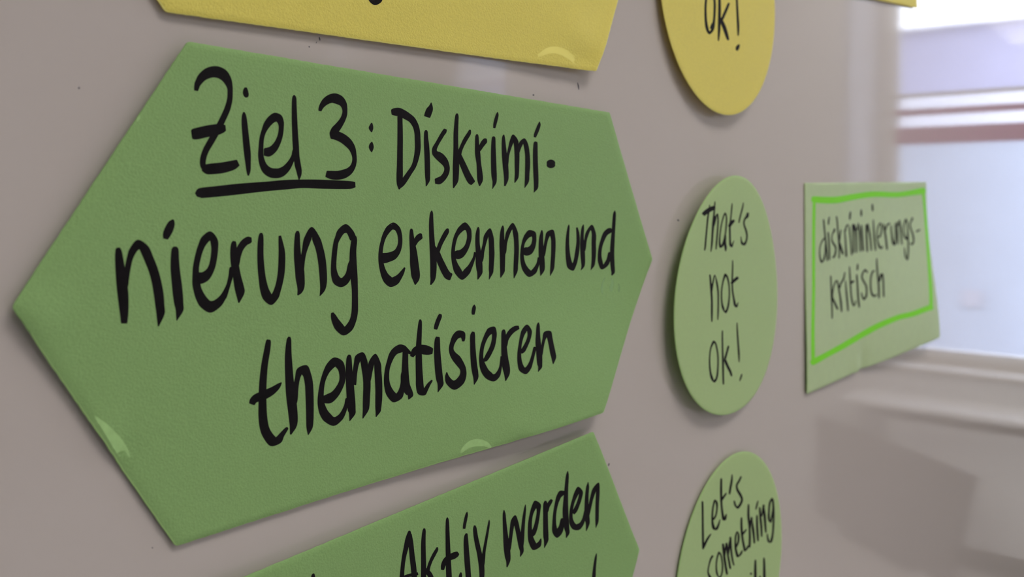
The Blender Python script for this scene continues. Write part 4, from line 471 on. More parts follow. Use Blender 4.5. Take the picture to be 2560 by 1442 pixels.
  [(-27.17,-17.97,-25.95,-17.34),(-25.63,-17.28,-27.32,-18.14),(-23.16,-19.03,-24.84,-19.91),(-21.28,-20.16,-22.63,-20.94),(-19.87,-20.97,-20.49,-21.36),(-20.36,-21.32,-19.91,-21.04)],
  [(-19.05,-26.51,-18.08,-25.95),(-17.81,-25.87,-19.12,-26.67),(-15.7,-26.83,-17.03,-27.4),(-14.61,-29.44,-16.02,-29.85),(-14.77,-31.99,-16.55,-32.25),(-17.5,-33.64,-16.41,-32.76),(-18.94,-32.03,-17.58,-31.55),(-19.81,-29.43,-18.31,-28.99),(-19.96,-25.79,-18.16,-25.38),(-18.86,-22.76,-16.75,-22.72),(-14.96,-21.29,-16.37,-22.46),(-13.07,-22.73,-14.63,-23.42),(-12.26,-24.57,-13.04,-24.88)],
  [(-11.37,-40.32,-12.36,-40.55),(-12.55,-40.54,-11.18,-40.21),(-12.88,-38.07,-11.01,-37.62),(-12.88,-34.67,-10.89,-34.2),(-12.4,-30.29,-10.6,-29.89),(-11.49,-26.34,-9.51,-25.95),(-10.55,-23.96,-8.49,-23.84),(-7.52,-23.18,-9.37,-24.05),(-6.78,-25.12,-7.9,-25.53),(-7.71,-25.52,-6.91,-25.22)],
  [(-12.75,-31.9,-11.74,-31.35),(-11.45,-31.28,-12.85,-32.05),(-8.92,-32.34,-10.43,-33.18),(-7.02,-33.39,-7.96,-33.91),(-7.76,-33.87,-7.08,-33.49)],
  [(-2.15,-39.77,-2.8,-39.93),(-2.93,-39.92,-2.02,-39.7),(-3.72,-37.7,-1.79,-37.14),(-4.95,-34.84,-3.04,-34.24),(-5.31,-32.88,-3.9,-32.45),(-4.12,-32.45,-5.13,-32.76)],
  [(6.25,-37.07,5.46,-37.41),(5.25,-37.44,6.36,-36.97),(3.35,-36.34,4.96,-35.6),(0.99,-34.89,2.74,-34.31),(1.57,-32.6,3.55,-32.47),(4.06,-30.03,6.21,-29.99),(5.74,-27.95,7.83,-27.44),(4.33,-26.63,6.34,-25.65),(2.54,-26.07,3.1,-24.84),(1.48,-26.85,-0.11,-26.9),(0.24,-28.79,-0.91,-28.96),(-0.77,-28.99,0.05,-28.87)],
 ]),
 ('round_lower', 'something', [
  [(-18.95,-12.67,-17.94,-12.09),(-19.21,-12.75,-17.84,-11.93),(-20.76,-12.04,-19.27,-11.3),(-22.06,-10.13,-20.89,-9.66),(-22.97,-7.57,-21.67,-7.2),(-21.77,-5.08,-19.81,-4.87),(-19.93,-2.81,-18,-2.65),(-19.56,-2.67,-18.17,-2.55)],
  [(-12.82,-12.06,-13.8,-12.48),(-14.03,-12.52,-12.68,-11.92),(-15.52,-10.67,-14.19,-10.15),(-16.21,-7.74,-14.86,-7.32),(-15.51,-4.32,-13.99,-4.07),(-12.14,-1.76,-12.61,-2.61),(-9.86,-3.18,-11.21,-3.72),(-9.59,-6.3,-10.97,-6.68),(-10.8,-10.14,-12.13,-10.37),(-12.46,-11.98,-13.62,-11.99),(-13.54,-12.08,-12.68,-12.05)],
  [(-9.39,-14.29,-10.6,-14.59),(-10.82,-14.57,-9.13,-14.15),(-10.26,-11.27,-8.32,-10.8),(-8.99,-6.6,-6.92,-6.11),(-7.13,-1.76,-5.44,-1.35),(-5.65,-1.32,-6.87,-1.62)],
  [(-8.7,-7.81,-8.83,-7.85),(-8.06,-8.36,-9.19,-8.75),(-7.17,-11.8,-8.68,-12.32),(-7.97,-14.07,-6.31,-13.87),(-6.31,-8.66,-4.6,-8.28),(-4.29,-3.17,-2.58,-2.78),(-2.79,-2.74,-4.02,-3.03)],
  [(-5.15,-8.47,-5.29,-8.51),(-4.51,-9.03,-5.66,-9.41),(-3.61,-12.79,-5.15,-13.3),(-4.49,-15.56,-2.82,-15.31),(-3.86,-10.84,-1.99,-10.37),(-2.38,-6.05,-0.71,-5.68),(-0.77,-3.25,0.37,-3.03),(0.24,-3,-0.58,-3.16)],
  [(0.41,-9.68,1.46,-9.17),(1.72,-9.11,0.28,-9.83),(4.48,-11.01,2.73,-11.69),(4.78,-13.99,2.99,-14.41),(2.37,-16.04,3.09,-15.22),(0.46,-14.63,2.02,-14.07),(0.1,-11.75,1.82,-11.28),(0.67,-8.61,2.68,-8.19),(2.54,-5.5,4.21,-5.92),(6.49,-5.27,4.92,-6.24),(7.86,-6.49,6.87,-6.98),(7.06,-6.95,7.76,-6.59)],
  [(6.98,-20.19,5.91,-20.47),(5.7,-20.46,7.19,-20.07),(5.47,-16.98,7.56,-16.44),(6.22,-12.91,8.3,-12.44),(7.65,-8.93,9.72,-8.51),(9.25,-5.9,10.93,-6.1),(12.62,-5.91,10.97,-6.77),(13.24,-7.05,12.39,-7.43),(12.54,-7.4,13.15,-7.13)],
  [(6.64,-13.54,7.64,-12.92),(7.94,-12.83,6.55,-13.7),(11.46,-14.01,10.47,-14.61),(10.69,-14.55,11.39,-14.12)],
  [(13.54,-23.84,12.44,-24.13),(12.23,-24.12,13.76,-23.72),(11.79,-19.73,14.08,-19.17),(13.06,-14.91,15.07,-14.42),(13.41,-10.36,15.58,-9.75),(13.31,-6.51,15.12,-5.96),(14.86,-5.96,13.56,-6.36)],
  [(14.11,-12.77,13.93,-12.84),(15.19,-13.4,13.67,-13.93),(17.23,-17.36,15.66,-18.51),(16.13,-14.06,18.32,-13.55),(17.26,-9.83,19.45,-9.31),(18.13,-6.74,19.69,-6.35),(19.48,-6.33,18.36,-6.62)],
  [(21.84,-17.19,20.7,-17.49),(20.48,-17.47,22.07,-17.07),(20.39,-12.93,22.62,-12.36),(21.03,-9.1,23.26,-8.54),(21.76,-6.63,23.2,-6.25),(23.01,-6.24,21.97,-6.51)],
  [(22.52,-23.2,21.86,-23.43),(21.71,-23.45,22.62,-23.12),(20.35,-22.16,22.03,-21.55),(19.52,-20.52,20.63,-20.11),(20.45,-20.13,19.65,-20.42)],
  [(24.45,-19.89,23.3,-20.15),(23.09,-20.13,24.68,-19.77),(23.57,-16.02,25.82,-15.51),(24.59,-11.48,26.85,-10.92),(25.28,-7.63,26.89,-7.2),(26.67,-7.19,25.51,-7.5)],
  [(25.65,-16.11,26.58,-15.79),(26.79,-15.78,25.49,-16.22),(29.2,-19.62,27.33,-20.65),(27.55,-16.84,29.85,-16.29),(28.38,-12.29,30.67,-11.75),(29.6,-8.11,31.09,-7.75),(30.89,-7.74,29.82,-8)],
  [(37.54,-20.49,36.39,-21.05),(36.1,-21.12,37.66,-20.33),(33.29,-19.85,35.2,-19.16),(32.35,-16.26,34.31,-15.72),(32.31,-12.77,34.48,-12.32),(35.62,-10.5,34.24,-11.58),(37.17,-12.41,35.36,-13.04),(38.65,-15.86,36.81,-16.37),(38.19,-19.79,36.35,-20.21),(36.6,-20.23,37.92,-19.93)],
  [(37.39,-20.47,37.61,-20.42),(36.75,-19.48,38.59,-19.07),(37.33,-14.64,39.41,-14.11),(37.19,-9.99,39.27,-9.39),(36.52,-5.5,38.58,-4.82),(34.66,-2.91,36.75,-1.86),(34.23,-3.05,32.61,-3.01),(33.15,-4.89,31.37,-5.26),(32.38,-6.61,31.33,-6.86),(31.47,-6.87,32.22,-6.7)],
 ]),
 ('round_lower', 'letter_tops', [
  [(20.68,1.03,19.55,0.68),(19.32,0.68,20.9,1.17),(18.81,3.25,21.24,4),(18.9,8.42,21.33,9.19),(20.99,9.19,19.24,8.63)],
  [(29.27,2.82,28.1,2.49),(27.88,2.49,29.51,2.96),(27.76,6,30.21,6.73),(28,11.31,30.46,12.07),(30.12,12.07,28.35,11.52)],
  [(15.11,4.63,16.46,4.98),(14.87,4.65,16.75,5.13),(15.1,5.41,16.98,5.89),(15.39,5.57,16.74,5.91)],
  [(24.21,8.81,25.36,9.17),(23.99,8.81,25.59,9.31),(23.83,9.98,25.8,10.61),(24.1,10.15,25.52,10.6)],
 ]),
 ('round_yellow', 'Ok!', [
  [(-12.47,2.73,-13.65,2.88),(-13.91,2.99,-12.26,2.79),(-14.86,6.16,-13.21,5.94),(-15.35,9.26,-13.59,8.96),(-15.27,13.75,-13.31,13.34),(-14.38,16.93,-12.17,16.28),(-11.69,18.48,-11.34,17.24),(-7.92,16.18,-10.22,16.16),(-6.81,12.31,-8.72,12.55),(-6.23,7.63,-8.16,7.96),(-6.49,4.59,-8.3,5.02),(-7.61,1.75,-9.29,2.22),(-9.08,2.08,-7.87,1.75)],
  [(-7.54,13.75,-8.86,13.6),(-9.22,13.68,-7.39,13.88),(-11.11,15.97,-10.21,16.08),(-10.39,16.12,-11.04,16.04)],
  [(-2.64,0.77,-3.9,1.02),(-4.15,1.15,-2.4,0.81),(-4.38,5.25,-2.2,4.85),(-4.52,9.33,-2.12,8.92),(-4.78,15.45,-2.6,15.14),(-4.82,19.62,-3.74,19.48),(-3.9,19.55,-4.68,19.65)],
  [(5.06,3.79,4.01,3.79),(3.74,3.87,5.21,3.87),(1.41,6.55,3.47,6.58),(-2.38,11.33,-0.57,11.39),(-2.78,12.82,-2.56,12.82)],
  [(-3.53,10.18,-3.27,10.09),(-3.14,11.86,-0.91,11.04),(-0.75,14.54,2.18,13.58),(2.72,18.26,4.66,17.68),(4.45,17.84,3.05,18.26)],
  [(11.61,-2.01,10.44,-1.76),(10.22,-1.64,11.84,-1.99),(10.44,1.47,12.3,1.08),(10.93,6.64,12.91,6.24),(11.41,11.8,13.52,11.42),(11.85,15.13,13.02,14.95),(12.85,15.03,12.01,15.16)],
  [(13.73,18.59,12.83,18.51),(12.59,18.56,13.83,18.67),(10.34,19.99,13.26,20.08),(10.29,21.21,12.11,21.14),(10.5,21.28,11.8,21.24)],
 ]),
 ('small_green', 'marker_border', [
  [(-93.14,-36.66,-93.44,-34.82),(-92.84,-34.45,-92.38,-37.01),(-77.91,-33.94,-77.78,-37.18),(-57.34,-34.34,-58.57,-37.66),(-29.67,-36.51,-31.29,-39.63),(1.51,-38.35,1.05,-41.52),(43.86,-38.87,43.5,-42.06),(75.06,-40.48,73.22,-43.75),(106.71,-42.61,103.97,-46.18),(105.74,-45.78,107.7,-43.2)],
  [(-89.02,-35.6,-91.35,-35.57),(-91.8,-35.45,-88.57,-35.48),(-92.36,-18.59,-88.5,-18.52),(-92.15,3.96,-88.27,4.2),(-94.01,26.29,-89.78,26.72),(-93.96,41.63,-89.74,42.16),(-90.33,42.24,-93.36,41.86)],
  [(-95.03,40.88,-92.67,42.79),(-91.61,43.12,-94.89,40.46),(-72.25,41.67,-75.68,38.94),(-47.37,39.92,-51.45,36.93),(-20.85,37.43,-25.3,34.33),(4.86,34.8,1.35,31.63),(35.88,33.11,33.34,29.93),(62.1,33.34,59.88,30.04),(84.23,32.6,81.21,29.25),(103.91,32,100.57,28.54),(104.61,31.48,102.19,28.99)],
  [(103.84,-45.18,99.76,-44.98),(99.05,-44.79,104.7,-45.07),(103.18,-30.55,109.8,-30.72),(104.24,-13.17,110.8,-13.17),(102.01,5.07,109.1,5.25),(98.96,20.02,106.52,20.41),(96,31.39,102.6,31.89),(101.61,32.01,96.86,31.65)],
 ]),
 ('small_green', 'diskriminierungs-', [
  [(-74.5,-16.79,-75.43,-17.23),(-75.74,-17.28,-74.51,-16.66),(-79.24,-16.27,-77.7,-15.84),(-82.17,-13.8,-80.63,-13.6),(-83.31,-10.86,-81.72,-10.79),(-82.95,-7.62,-80.87,-7.69),(-80.32,-4.91,-78.78,-5.86),(-75.72,-6.31,-78.03,-6.68),(-74.45,-9.81,-76.07,-9.92),(-74,-13.49,-75.64,-13.56),(-74.62,-14.4,-74.82,-14.41)],
  [(-77.19,-26.12,-78.34,-26.08),(-78.55,-26.02,-76.95,-26.07),(-78.07,-23.32,-75.93,-23.38),(-76.96,-19.65,-74.81,-19.7),(-75.6,-14.73,-73.16,-14.76),(-74.1,-9.79,-71.64,-9.79),(-73.06,-5.84,-71.13,-5.81),(-71.39,-5.74,-72.78,-5.77)],
  [(-70.63,-19.69,-72.02,-19.67),(-72.27,-19.59,-70.35,-19.62),(-71.47,-15.88,-69.12,-15.89),(-70.63,-10.94,-68.26,-10.9),(-69.96,-6.23,-68.01,-6.17),(-68.28,-6.11,-69.68,-6.15)],
  [(-69.46,-27.28,-70.44,-27.33),(-70.65,-27.3,-69.28,-27.21),(-71.9,-25.33,-69.7,-25.23),(-71.85,-23.57,-70.19,-23.53),(-70.43,-23.48,-71.62,-23.51)],
  [(-63.07,-21.53,-61.25,-21.36),(-63.48,-21.47,-60.95,-21.24),(-64.29,-20.32,-61.78,-19.91),(-66.08,-18.88,-64.46,-18.67),(-66.97,-16.55,-65.27,-16.54),(-65.8,-14.36,-63.48,-14.68),(-62.67,-12.51,-60.06,-12.86),(-61.39,-10.93,-59.08,-10.86),(-62.49,-8.58,-60,-8.24),(-64.24,-7.5,-62.5,-6.71),(-64.93,-7.53,-65.36,-7.07),(-65.19,-7.48,-65.38,-7.14)],
  [(-59.07,-27.58,-60.32,-27.53),(-60.54,-27.46,-58.81,-27.54),(-59.57,-24.44,-57.38,-24.5),(-58.31,-19.39,-56.11,-19.42),(-56.91,-14.31,-54.26,-14.3),(-56.12,-9.25,-54.05,-9.18),(-56.29,-6.49,-54.52,-6.39),(-54.78,-6.34,-56.05,-6.41)],
  [(-52.49,-20.64,-53.78,-20.71),(-54.05,-20.67,-52.26,-20.57),(-55.23,-17.64,-53.16,-17.51),(-56.26,-14.88,-54.2,-14.73),(-55.75,-13.77,-55.5,-13.75)],
  [(-56.61,-15.62,-56.31,-15.64),(-56.48,-14.19,-53.95,-14.41),(-54.11,-11.31,-50.97,-11.55),(-51.15,-8.2,-48.56,-8.37),(-48.85,-8.25,-50.71,-8.13)],
  [(-46.92,-20.61,-48.03,-20.59),(-48.22,-20.53,-46.69,-20.56),(-47.37,-16.65,-45.07,-16.68),(-46.61,-12.79,-44.16,-12.77),(-45.92,-7.1,-43.17,-7.04),(-43.55,-6.96,-45.52,-7)],
  [(-47.21,-18.61,-47.43,-18.63),(-45.76,-19.42,-47.57,-19.59),(-43.28,-22.39,-45.53,-22.77),(-40.71,-22.82,-41.85,-23.57),(-40.58,-22.98,-41.55,-23.5)],
  [(-39.41,-22.35,-40.78,-22.33),(-41.02,-22.26,-39.13,-22.3),(-40.02,-17.81,-37.66,-17.85),(-38.4,-12.56,-36.05,-12.57),(-37.14,-7.57,-34.95,-7.55),(-35.24,-7.48,-36.81,-7.49)],
  [(-37.6,-30.13,-38.75,-30.17),(-39,-30.13,-37.4,-30.07),(-40.48,-28.05,-37.45,-27.96),(-40.29,-25.94,-38.38,-25.9),(-38.66,-25.84,-40.03,-25.87)],
  [(-33.59,-23.36,-35.44,-23.36),(-35.79,-23.27,-33.22,-23.28),(-35.44,-19.06,-32.73,-19.06),(-34.63,-13.8,-31.93,-13.77),(-34,-8.53,-31.8,-8.48),(-32.1,-8.41,-33.69,-8.45)],
  [(-33.82,-19.12,-34.12,-19.15),(-32.02,-20.28,-34.55,-20.45),(-31.37,-22.76,-31.99,-23.75),(-31.67,-20.29,-28.46,-20.37),(-30.25,-15.02,-27.53,-15),(-29.66,-8.66,-27.44,-8.6),(-27.75,-8.54,-29.34,-8.58)],
  [(-28.37,-20.3,-27,-20.18),(-26.69,-20.22,-28.59,-20.38),(-24.81,-23.22,-25.54,-24.26),(-25.45,-20.24,-22.52,-20.27),(-24.55,-14.9,-21.96,-14.88),(-23.68,-9,-21.44,-8.96),(-21.74,-8.89,-23.36,-8.92)],
  [(-19.46,-22.71,-21.11,-22.7),(-21.42,-22.62,-19.13,-22.64),(-21.18,-17.5,-17.92,-17.51),(-20.45,-13.45,-17.21,-13.45),(-19.58,-9.13,-16.68,-9.1),(-17.07,-9.01,-19.16,-9.03)],
  [(-20,-31.3,-21.19,-31.29),(-21.42,-31.24,-19.77,-31.25),(-22.18,-29.35,-19.04,-29.36),(-21.61,-27.74,-19.63,-27.74),(-19.91,-27.68,-21.33,-27.68)],
  [(-11.48,-22.93,-13.39,-22.92),(-13.76,-22.84,-11.1,-22.84),(-13.65,-17.39,-10.69,-17.37),(-13.17,-11.94,-10.23,-11.91),(-12.41,-8.38,-10.14,-8.35),(-10.45,-8.28,-12.08,-8.3)],
  [(-11.72,-18.25,-12.04,-18.27),(-9.97,-19.48,-12.59,-19.63),(-9.23,-22.74,-9.79,-23.99),(-9.03,-19.45,-6.06,-19.56),(-7.07,-14.5,-4.25,-14.54),(-5.84,-9,-3.53,-8.98),(-3.84,-8.91,-5.5,-8.92)],
  [(0,-25.59,-1.22,-25.57),(-1.45,-25.51,0.25,-25.53),(-1.31,-19.95,1.4,-19.97),(-0.48,-14.37,2.56,-14.4),(1.21,-8.78,3.56,-8.79),(3.25,-8.71,1.56,-8.7)],
  [(-1.56,-34.47,-2.78,-34.43),(-3.01,-34.37,-1.31,-34.43),(-3.36,-32.42,-0.13,-32.5),(-2.62,-30.51,-0.58,-30.53),(-0.86,-30.46,-2.33,-30.44)],
  [(6.41,-15.61,5.98,-16.16),(6.62,-15.51,6.23,-16.29),(11.43,-15.84,8.95,-16.5),(14.24,-18.59,11.79,-18.75),(14.93,-22.1,12.42,-22.04),(12.09,-24.11,11.29,-23.18),(7.68,-22.7,9.92,-22.36),(5.28,-19.94,7.34,-19.83),(4.45,-15.97,6.86,-15.97),(5.58,-12.78,8.26,-12.94),(8.09,-9.84,11.39,-10.4),(13.46,-9.01,12,-9.94),(15.33,-10.58,13.87,-10.81),(14.15,-10.83,15.19,-10.65)],
  [(18.12,-23.28,16.55,-23.21),(16.28,-23.13,18.45,-23.23),(17.34,-19.67,20.61,-19.8),(19.26,-15.37,22.55,-15.44),(21.04,-8.76,23.95,-8.78),(23.56,-8.68,21.47,-8.67)],
  [(18.63,-18.01,18.34,-18.05),(21.06,-19.01,18.63,-19.29),(25.1,-22.15,22.57,-22.67),(30.05,-22.99,28.34,-23.9),(30.17,-23.18,28.81,-23.82)],
  [(32.33,-21.99,30.64,-21.97),(30.33,-21.89,32.68,-21.93),(30.75,-16.62,34.04,-16.68),(32.75,-11.53,36.52,-11.75),(38.53,-10.49,35.35,-11.2),(40.81,-13.53,37.86,-13.64),(40.88,-19.48,38.47,-19.47),(39.91,-23.04,38.29,-23.01),(38.51,-23.06,39.67,-23.08)],
  [(43.64,-23.98,41.87,-23.94),(41.54,-23.86,44,-23.92),(41.89,-19.41,45.55,-19.45),(42.19,-14.69,45.81,-14.66),(42.5,-11.14,44.89,-11.1),(44.55,-11.04,42.83,-11.07)],
  [(43.84,-21.8,46.1,-21.6),(46.65,-21.66,43.49,-21.92),(48.03,-24.41,49.17,-25.69),(48.59,-21.08,52.72,-21.2),(49.66,-16.32,53.15,-16.34),(50.19,-10.94,52.62,-10.92),(52.28,-10.86,50.53,-10.87)],
  [(64.02,-25.88,62.04,-26.09),(61.55,-26.06,64.29,-25.76),(57.44,-22.97,60.09,-22.8),(55.64,-18.65,58.34,-18.66),(57.06,-14.53,60.59,-14.86),(63.78,-13.28,60.78,-14.45),(66.5,-16.06,63.18,-16.16),(66.86,-22.25,64.12,-22.19),(64.65,-25.69,62.16,-25.52),(62.46,-25.62,64.26,-25.73)],
  [(65.34,-20.44,65.7,-20.44),(63.98,-19.16,66.92,-19.16),(63.33,-11.55,66.43,-11.5),(61.9,-5.54,64.92,-5.38),(58.16,-1.59,61.26,-0.79),(58.64,-3.28,55.85,-3.21),(57.28,-8.4,55.66,-8.39),(55.88,-8.44,57.04,-8.45)],
  [(75.58,-26.91,78.48,-26.62),(74.86,-26.85,78.89,-26.45),(72.9,-25,75.96,-24.58),(69.79,-23.16,72.52,-23.05),(70.4,-19.91,73.52,-20.11),(74.09,-15.83,77.65,-16.02),(74.7,-12.28,78.03,-12.1),(71.46,-10.86,73.34,-9.68),(69.69,-11.25,68.13,-10.69),(69.2,-11.23,68.2,-10.79)],
  [(82.21,-18.05,82.88,-17.6),(83.22,-17.54,82.3,-18.17),(88.14,-17.92,86.42,-18.93),(92.46,-18.88,91.38,-19.43),(91.74,-19.39,92.51,-18.99)],
 ]),
 ('small_green', 'kritisch', [
  [(-66.65,2.06,-67.86,2.01),(-68.09,2.06,-66.41,2.13),(-68.03,5.79,-65.94,5.88),(-67.62,12.01,-65.38,12.14),(-67.12,18.24,-65.02,18.39),(-66.98,22.95,-65.31,23.09),(-65.55,23.13,-66.75,23.03)],
  [(-59.24,4.81,-60.38,4.58),(-60.66,4.59,-59.09,4.91),(-64.11,7.16,-62.21,7.46),(-66.02,10.82,-64.08,11.04),(-66.6,12.79,-64.36,12.99),(-65.88,14.05,-65.61,14.08)],
  [(-66.77,11.84,-66.49,11.82),(-66.3,13.26,-63.98,13.06),(-63.72,15.72,-61.13,15.5),(-59.5,19.28,-57.15,19.09),(-57.38,19.21,-59.07,19.35)],
  [(-57.49,4.78,-58.72,4.8),(-58.93,4.86,-57.23,4.84),(-57.59,8.23,-55.17,8.23),(-55.7,12.9,-53.11,12.94),(-54.59,16.75,-51.7,16.88),(-53.65,20.86,-51.62,20.98),(-51.9,21.04,-53.36,20.95)],
  [(-55.71,8.78,-54.32,9.01),(-53.98,8.99,-55.93,8.67),(-51.61,6.66,-53.73,6.2),(-47.72,4.81,-50.09,4.39),(-46.19,1.45,-47.67,1.29),(-47.43,1.26,-46.37,1.38)],
  [(-45.44,5.76,-46.51,5.72),(-46.71,5.77,-45.22,5.82),(-46.35,10.95,-43.82,11.04),(-45.22,16.18,-42.55,16.29),(-44.09,21.14,-42.01,21.26),(-42.29,21.32,-43.79,21.23)],
  [(-39.1,-1.17,-40.2,-1.2),(-40.41,-1.15,-38.88,-1.11),(-40.27,3.54,-37.83,3.62),(-39.77,8.77,-37.34,8.87),(-38.93,14.05,-36.53,14.12),(-37.4,17.88,-34.76,17.84),(-34.47,19.78,-34.08,18.82),(-31.11,18.62,-33.07,18.22),(-30.48,17,-31.67,16.83),(-31.47,16.82,-30.62,16.94)],
  [(-38.46,8.01,-39.59,7.6),(-38.08,8.04,-39.68,7.47),(-35.04,7.43,-37.28,6.32),(-32.5,6.98,-33.63,6.06),(-32.39,6.83,-33.24,6.17)],
  [(-26.31,-2.19,-27.67,-2.26),(-27.94,-2.21,-26.06,-2.12),(-28.66,-0.15,-25.86,0.05),(-28.77,0.88,-27.1,1.08),(-28.58,0.97,-27.37,1.11)],
  [(-27.86,3.54,-29.43,3.5),(-29.72,3.57,-27.55,3.63),(-29.16,9.42,-26.55,9.52),(-28.57,16.08,-25.83,16.2),(-27.07,20.7,-24.95,20.77),(-25.23,20.84,-26.75,20.78)],
  [(-12.13,3.32,-10.93,3),(-10.81,2.9,-12.55,3.3),(-15.1,0.98,-15.17,2.28),(-20.06,2.64,-17.83,3.12),(-21.93,5.04,-19.44,5.11),(-19.63,7.5,-17.09,7.2),(-15.84,10.33,-13.12,10.22),(-15.33,13.45,-12.71,13.65),(-16.84,15.74,-14,16.31),(-17.99,16.43,-18.89,17.62),(-20.05,15.16,-22.37,15.29),(-21.29,13.31,-22.66,13.29),(-22.49,13.25,-21.5,13.25)],
  [(0.17,2.55,0.34,3.11),(0.06,2.45,-0.01,3.22),(-3.87,2.5,-1.78,3.18),(-7.39,5.14,-4.9,5.43),(-8.67,9.54,-6.16,9.67),(-8.1,14.05,-5.36,13.99),(-4.89,16.7,-2.35,15.87),(0.11,16.91,-1.11,16.08),(2.17,15.84,1.02,15.49),(1.28,15.5,2.08,15.76)],
  [(4.68,-3.99,3.48,-4.02),(3.24,-3.97,4.92,-3.93),(2.63,0.2,5.45,0.27),(3.18,5.81,5.95,5.86),(3.91,11.4,6.9,11.52),(3.62,17.75,6.16,17.91),(5.79,17.98,3.97,17.86)],
  [(6.05,8.72,7.86,8.96),(8.29,8.93,5.77,8.59),(11.48,5.59,8.58,5.06),(11.13,5.19,13.72,5.03),(11.79,9.06,14.63,9.14),(11.52,13.24,14.33,13.38),(11.37,17.73,13.82,17.87),(13.47,17.93,11.71,17.83)],
 ]),
]
SMUDGES = [[(73.07,4.76,72.7,4.65),(72.61,4.66,73.12,4.81),(71.12,6.09,72.11,6.31),(70.36,8.07,71.47,8.16),(70.81,9.66,71.45,9.65),(71.36,9.69,70.91,9.69)],
 [(76.36,5.21,77.06,5.12),(76.59,6.27,77.99,6.35),(75.55,7.87,77.63,8.21),(75.66,9.26,76.54,9.4),(76.4,9.43,75.77,9.33)],
 [(80.99,7.14,80.57,7.17),(80.51,7.21,81.08,7.16),(80.7,8.31,81.79,8.35),(80.5,9.6,81.25,9.7),(81.14,9.73,80.6,9.66)]]
SCUFFS_AND_DENT_LIGHT = [('long_green', 'green_scuff', [[(-89.06,20.26,-88.82,20.05),(-88.1,21.93,-87.27,21.32),(-86.93,23.96,-85.55,23.2),(-85.59,26.31,-83.73,25.51),(-84.19,28.32,-82.46,27.86),(-82.59,30.52,-82.11,30.44)], [(4.6,45.8,4.07,45.36),(7.19,44.99,6.08,43.59),(9.96,45.02,9.71,43.12),(12.73,45.62,13.41,44.36),(15.25,46.57,15.63,46.19)], [(-82.51,-31.79,-82.36,-31.74),(-82.32,-31.75,-82.53,-31.82),(-81.97,-32.22,-82.45,-32.39),(-81.89,-32.71,-82.1,-32.79),(-82.06,-32.8,-81.91,-32.75)]]),
 ('long_yellow', 'yellow_dent_light', [[(40.57,46.18,40.07,45.65),(45.52,44.49,44.84,42.79),(49.8,44.11,50.76,41.97),(54.14,44.98,56.1,43.27),(57.95,46.05,58.78,45.57)]])]
SPECKS = [[(-40.13,-53.8,-40.29,-53.74),(-40.31,-53.72,-40.1,-53.79),(-40.3,-53.35,-39.88,-53.5),(-40.08,-53.05,-39.87,-53.13),(-39.9,-53.1,-40.05,-53.05)],
 [(-40.8,-52.7,-40.87,-52.71),(-40.89,-52.71,-40.79,-52.69),(-41.13,-52.34,-40.98,-52.3),(-41.01,-52.29,-41.11,-52.32)],
 [(-43.07,-51.27,-42.91,-51.43),(-43.08,-51.23,-42.86,-51.44),(-42.87,-51.09,-42.64,-51.3),(-42.81,-51.1,-42.65,-51.26)],
 [(58.16,-55.38,57.93,-55.33),(57.9,-55.3,58.21,-55.37),(58.13,-54.21,58.86,-54.37),(58.57,-53.31,58.89,-53.37),(58.85,-53.34,58.62,-53.3)],
 [(35.79,-49.41,36.3,-49.57),(35.72,-49.34,36.42,-49.56),(35.91,-49.01,36.61,-49.23),(36.03,-49,36.54,-49.16)],
 [(121.33,-13.34,121.93,-13.63),(121.3,-13.24,122.13,-13.65),(122.2,-12.81,123.03,-13.21),(122.4,-12.82,123,-13.11)],
 [(78.22,64.9,77.73,64.71),(77.61,64.7,78.29,64.97),(77.16,65.37,77.83,65.64),(77.71,65.64,77.23,65.44)],
 [(-77.53,46.53,-77.42,46.46),(-77.54,46.57,-77.38,46.46),(-77.38,46.76,-77.22,46.66),(-77.34,46.77,-77.22,46.69)],
 [(-91.94,-36.83,-91.8,-37.05),(-91.93,-36.77,-91.75,-37.07),(-91.73,-36.65,-91.54,-36.96),(-91.67,-36.68,-91.54,-36.9)],
 [(-28.34,-56.11,-28.41,-56.06),(-28.42,-56.05,-28.32,-56.11),(-28.23,-55.69,-28.02,-55.81),(-28.04,-55.78,-28.19,-55.69)]]

def catmull(a, b, c, d, t):
    return .5 * ((2 * b) + (-a + c) * t + (2 * a - 5 * b + 4 * c - d) * t * t + (-a + 3 * b - 3 * c + d) * t ** 3)

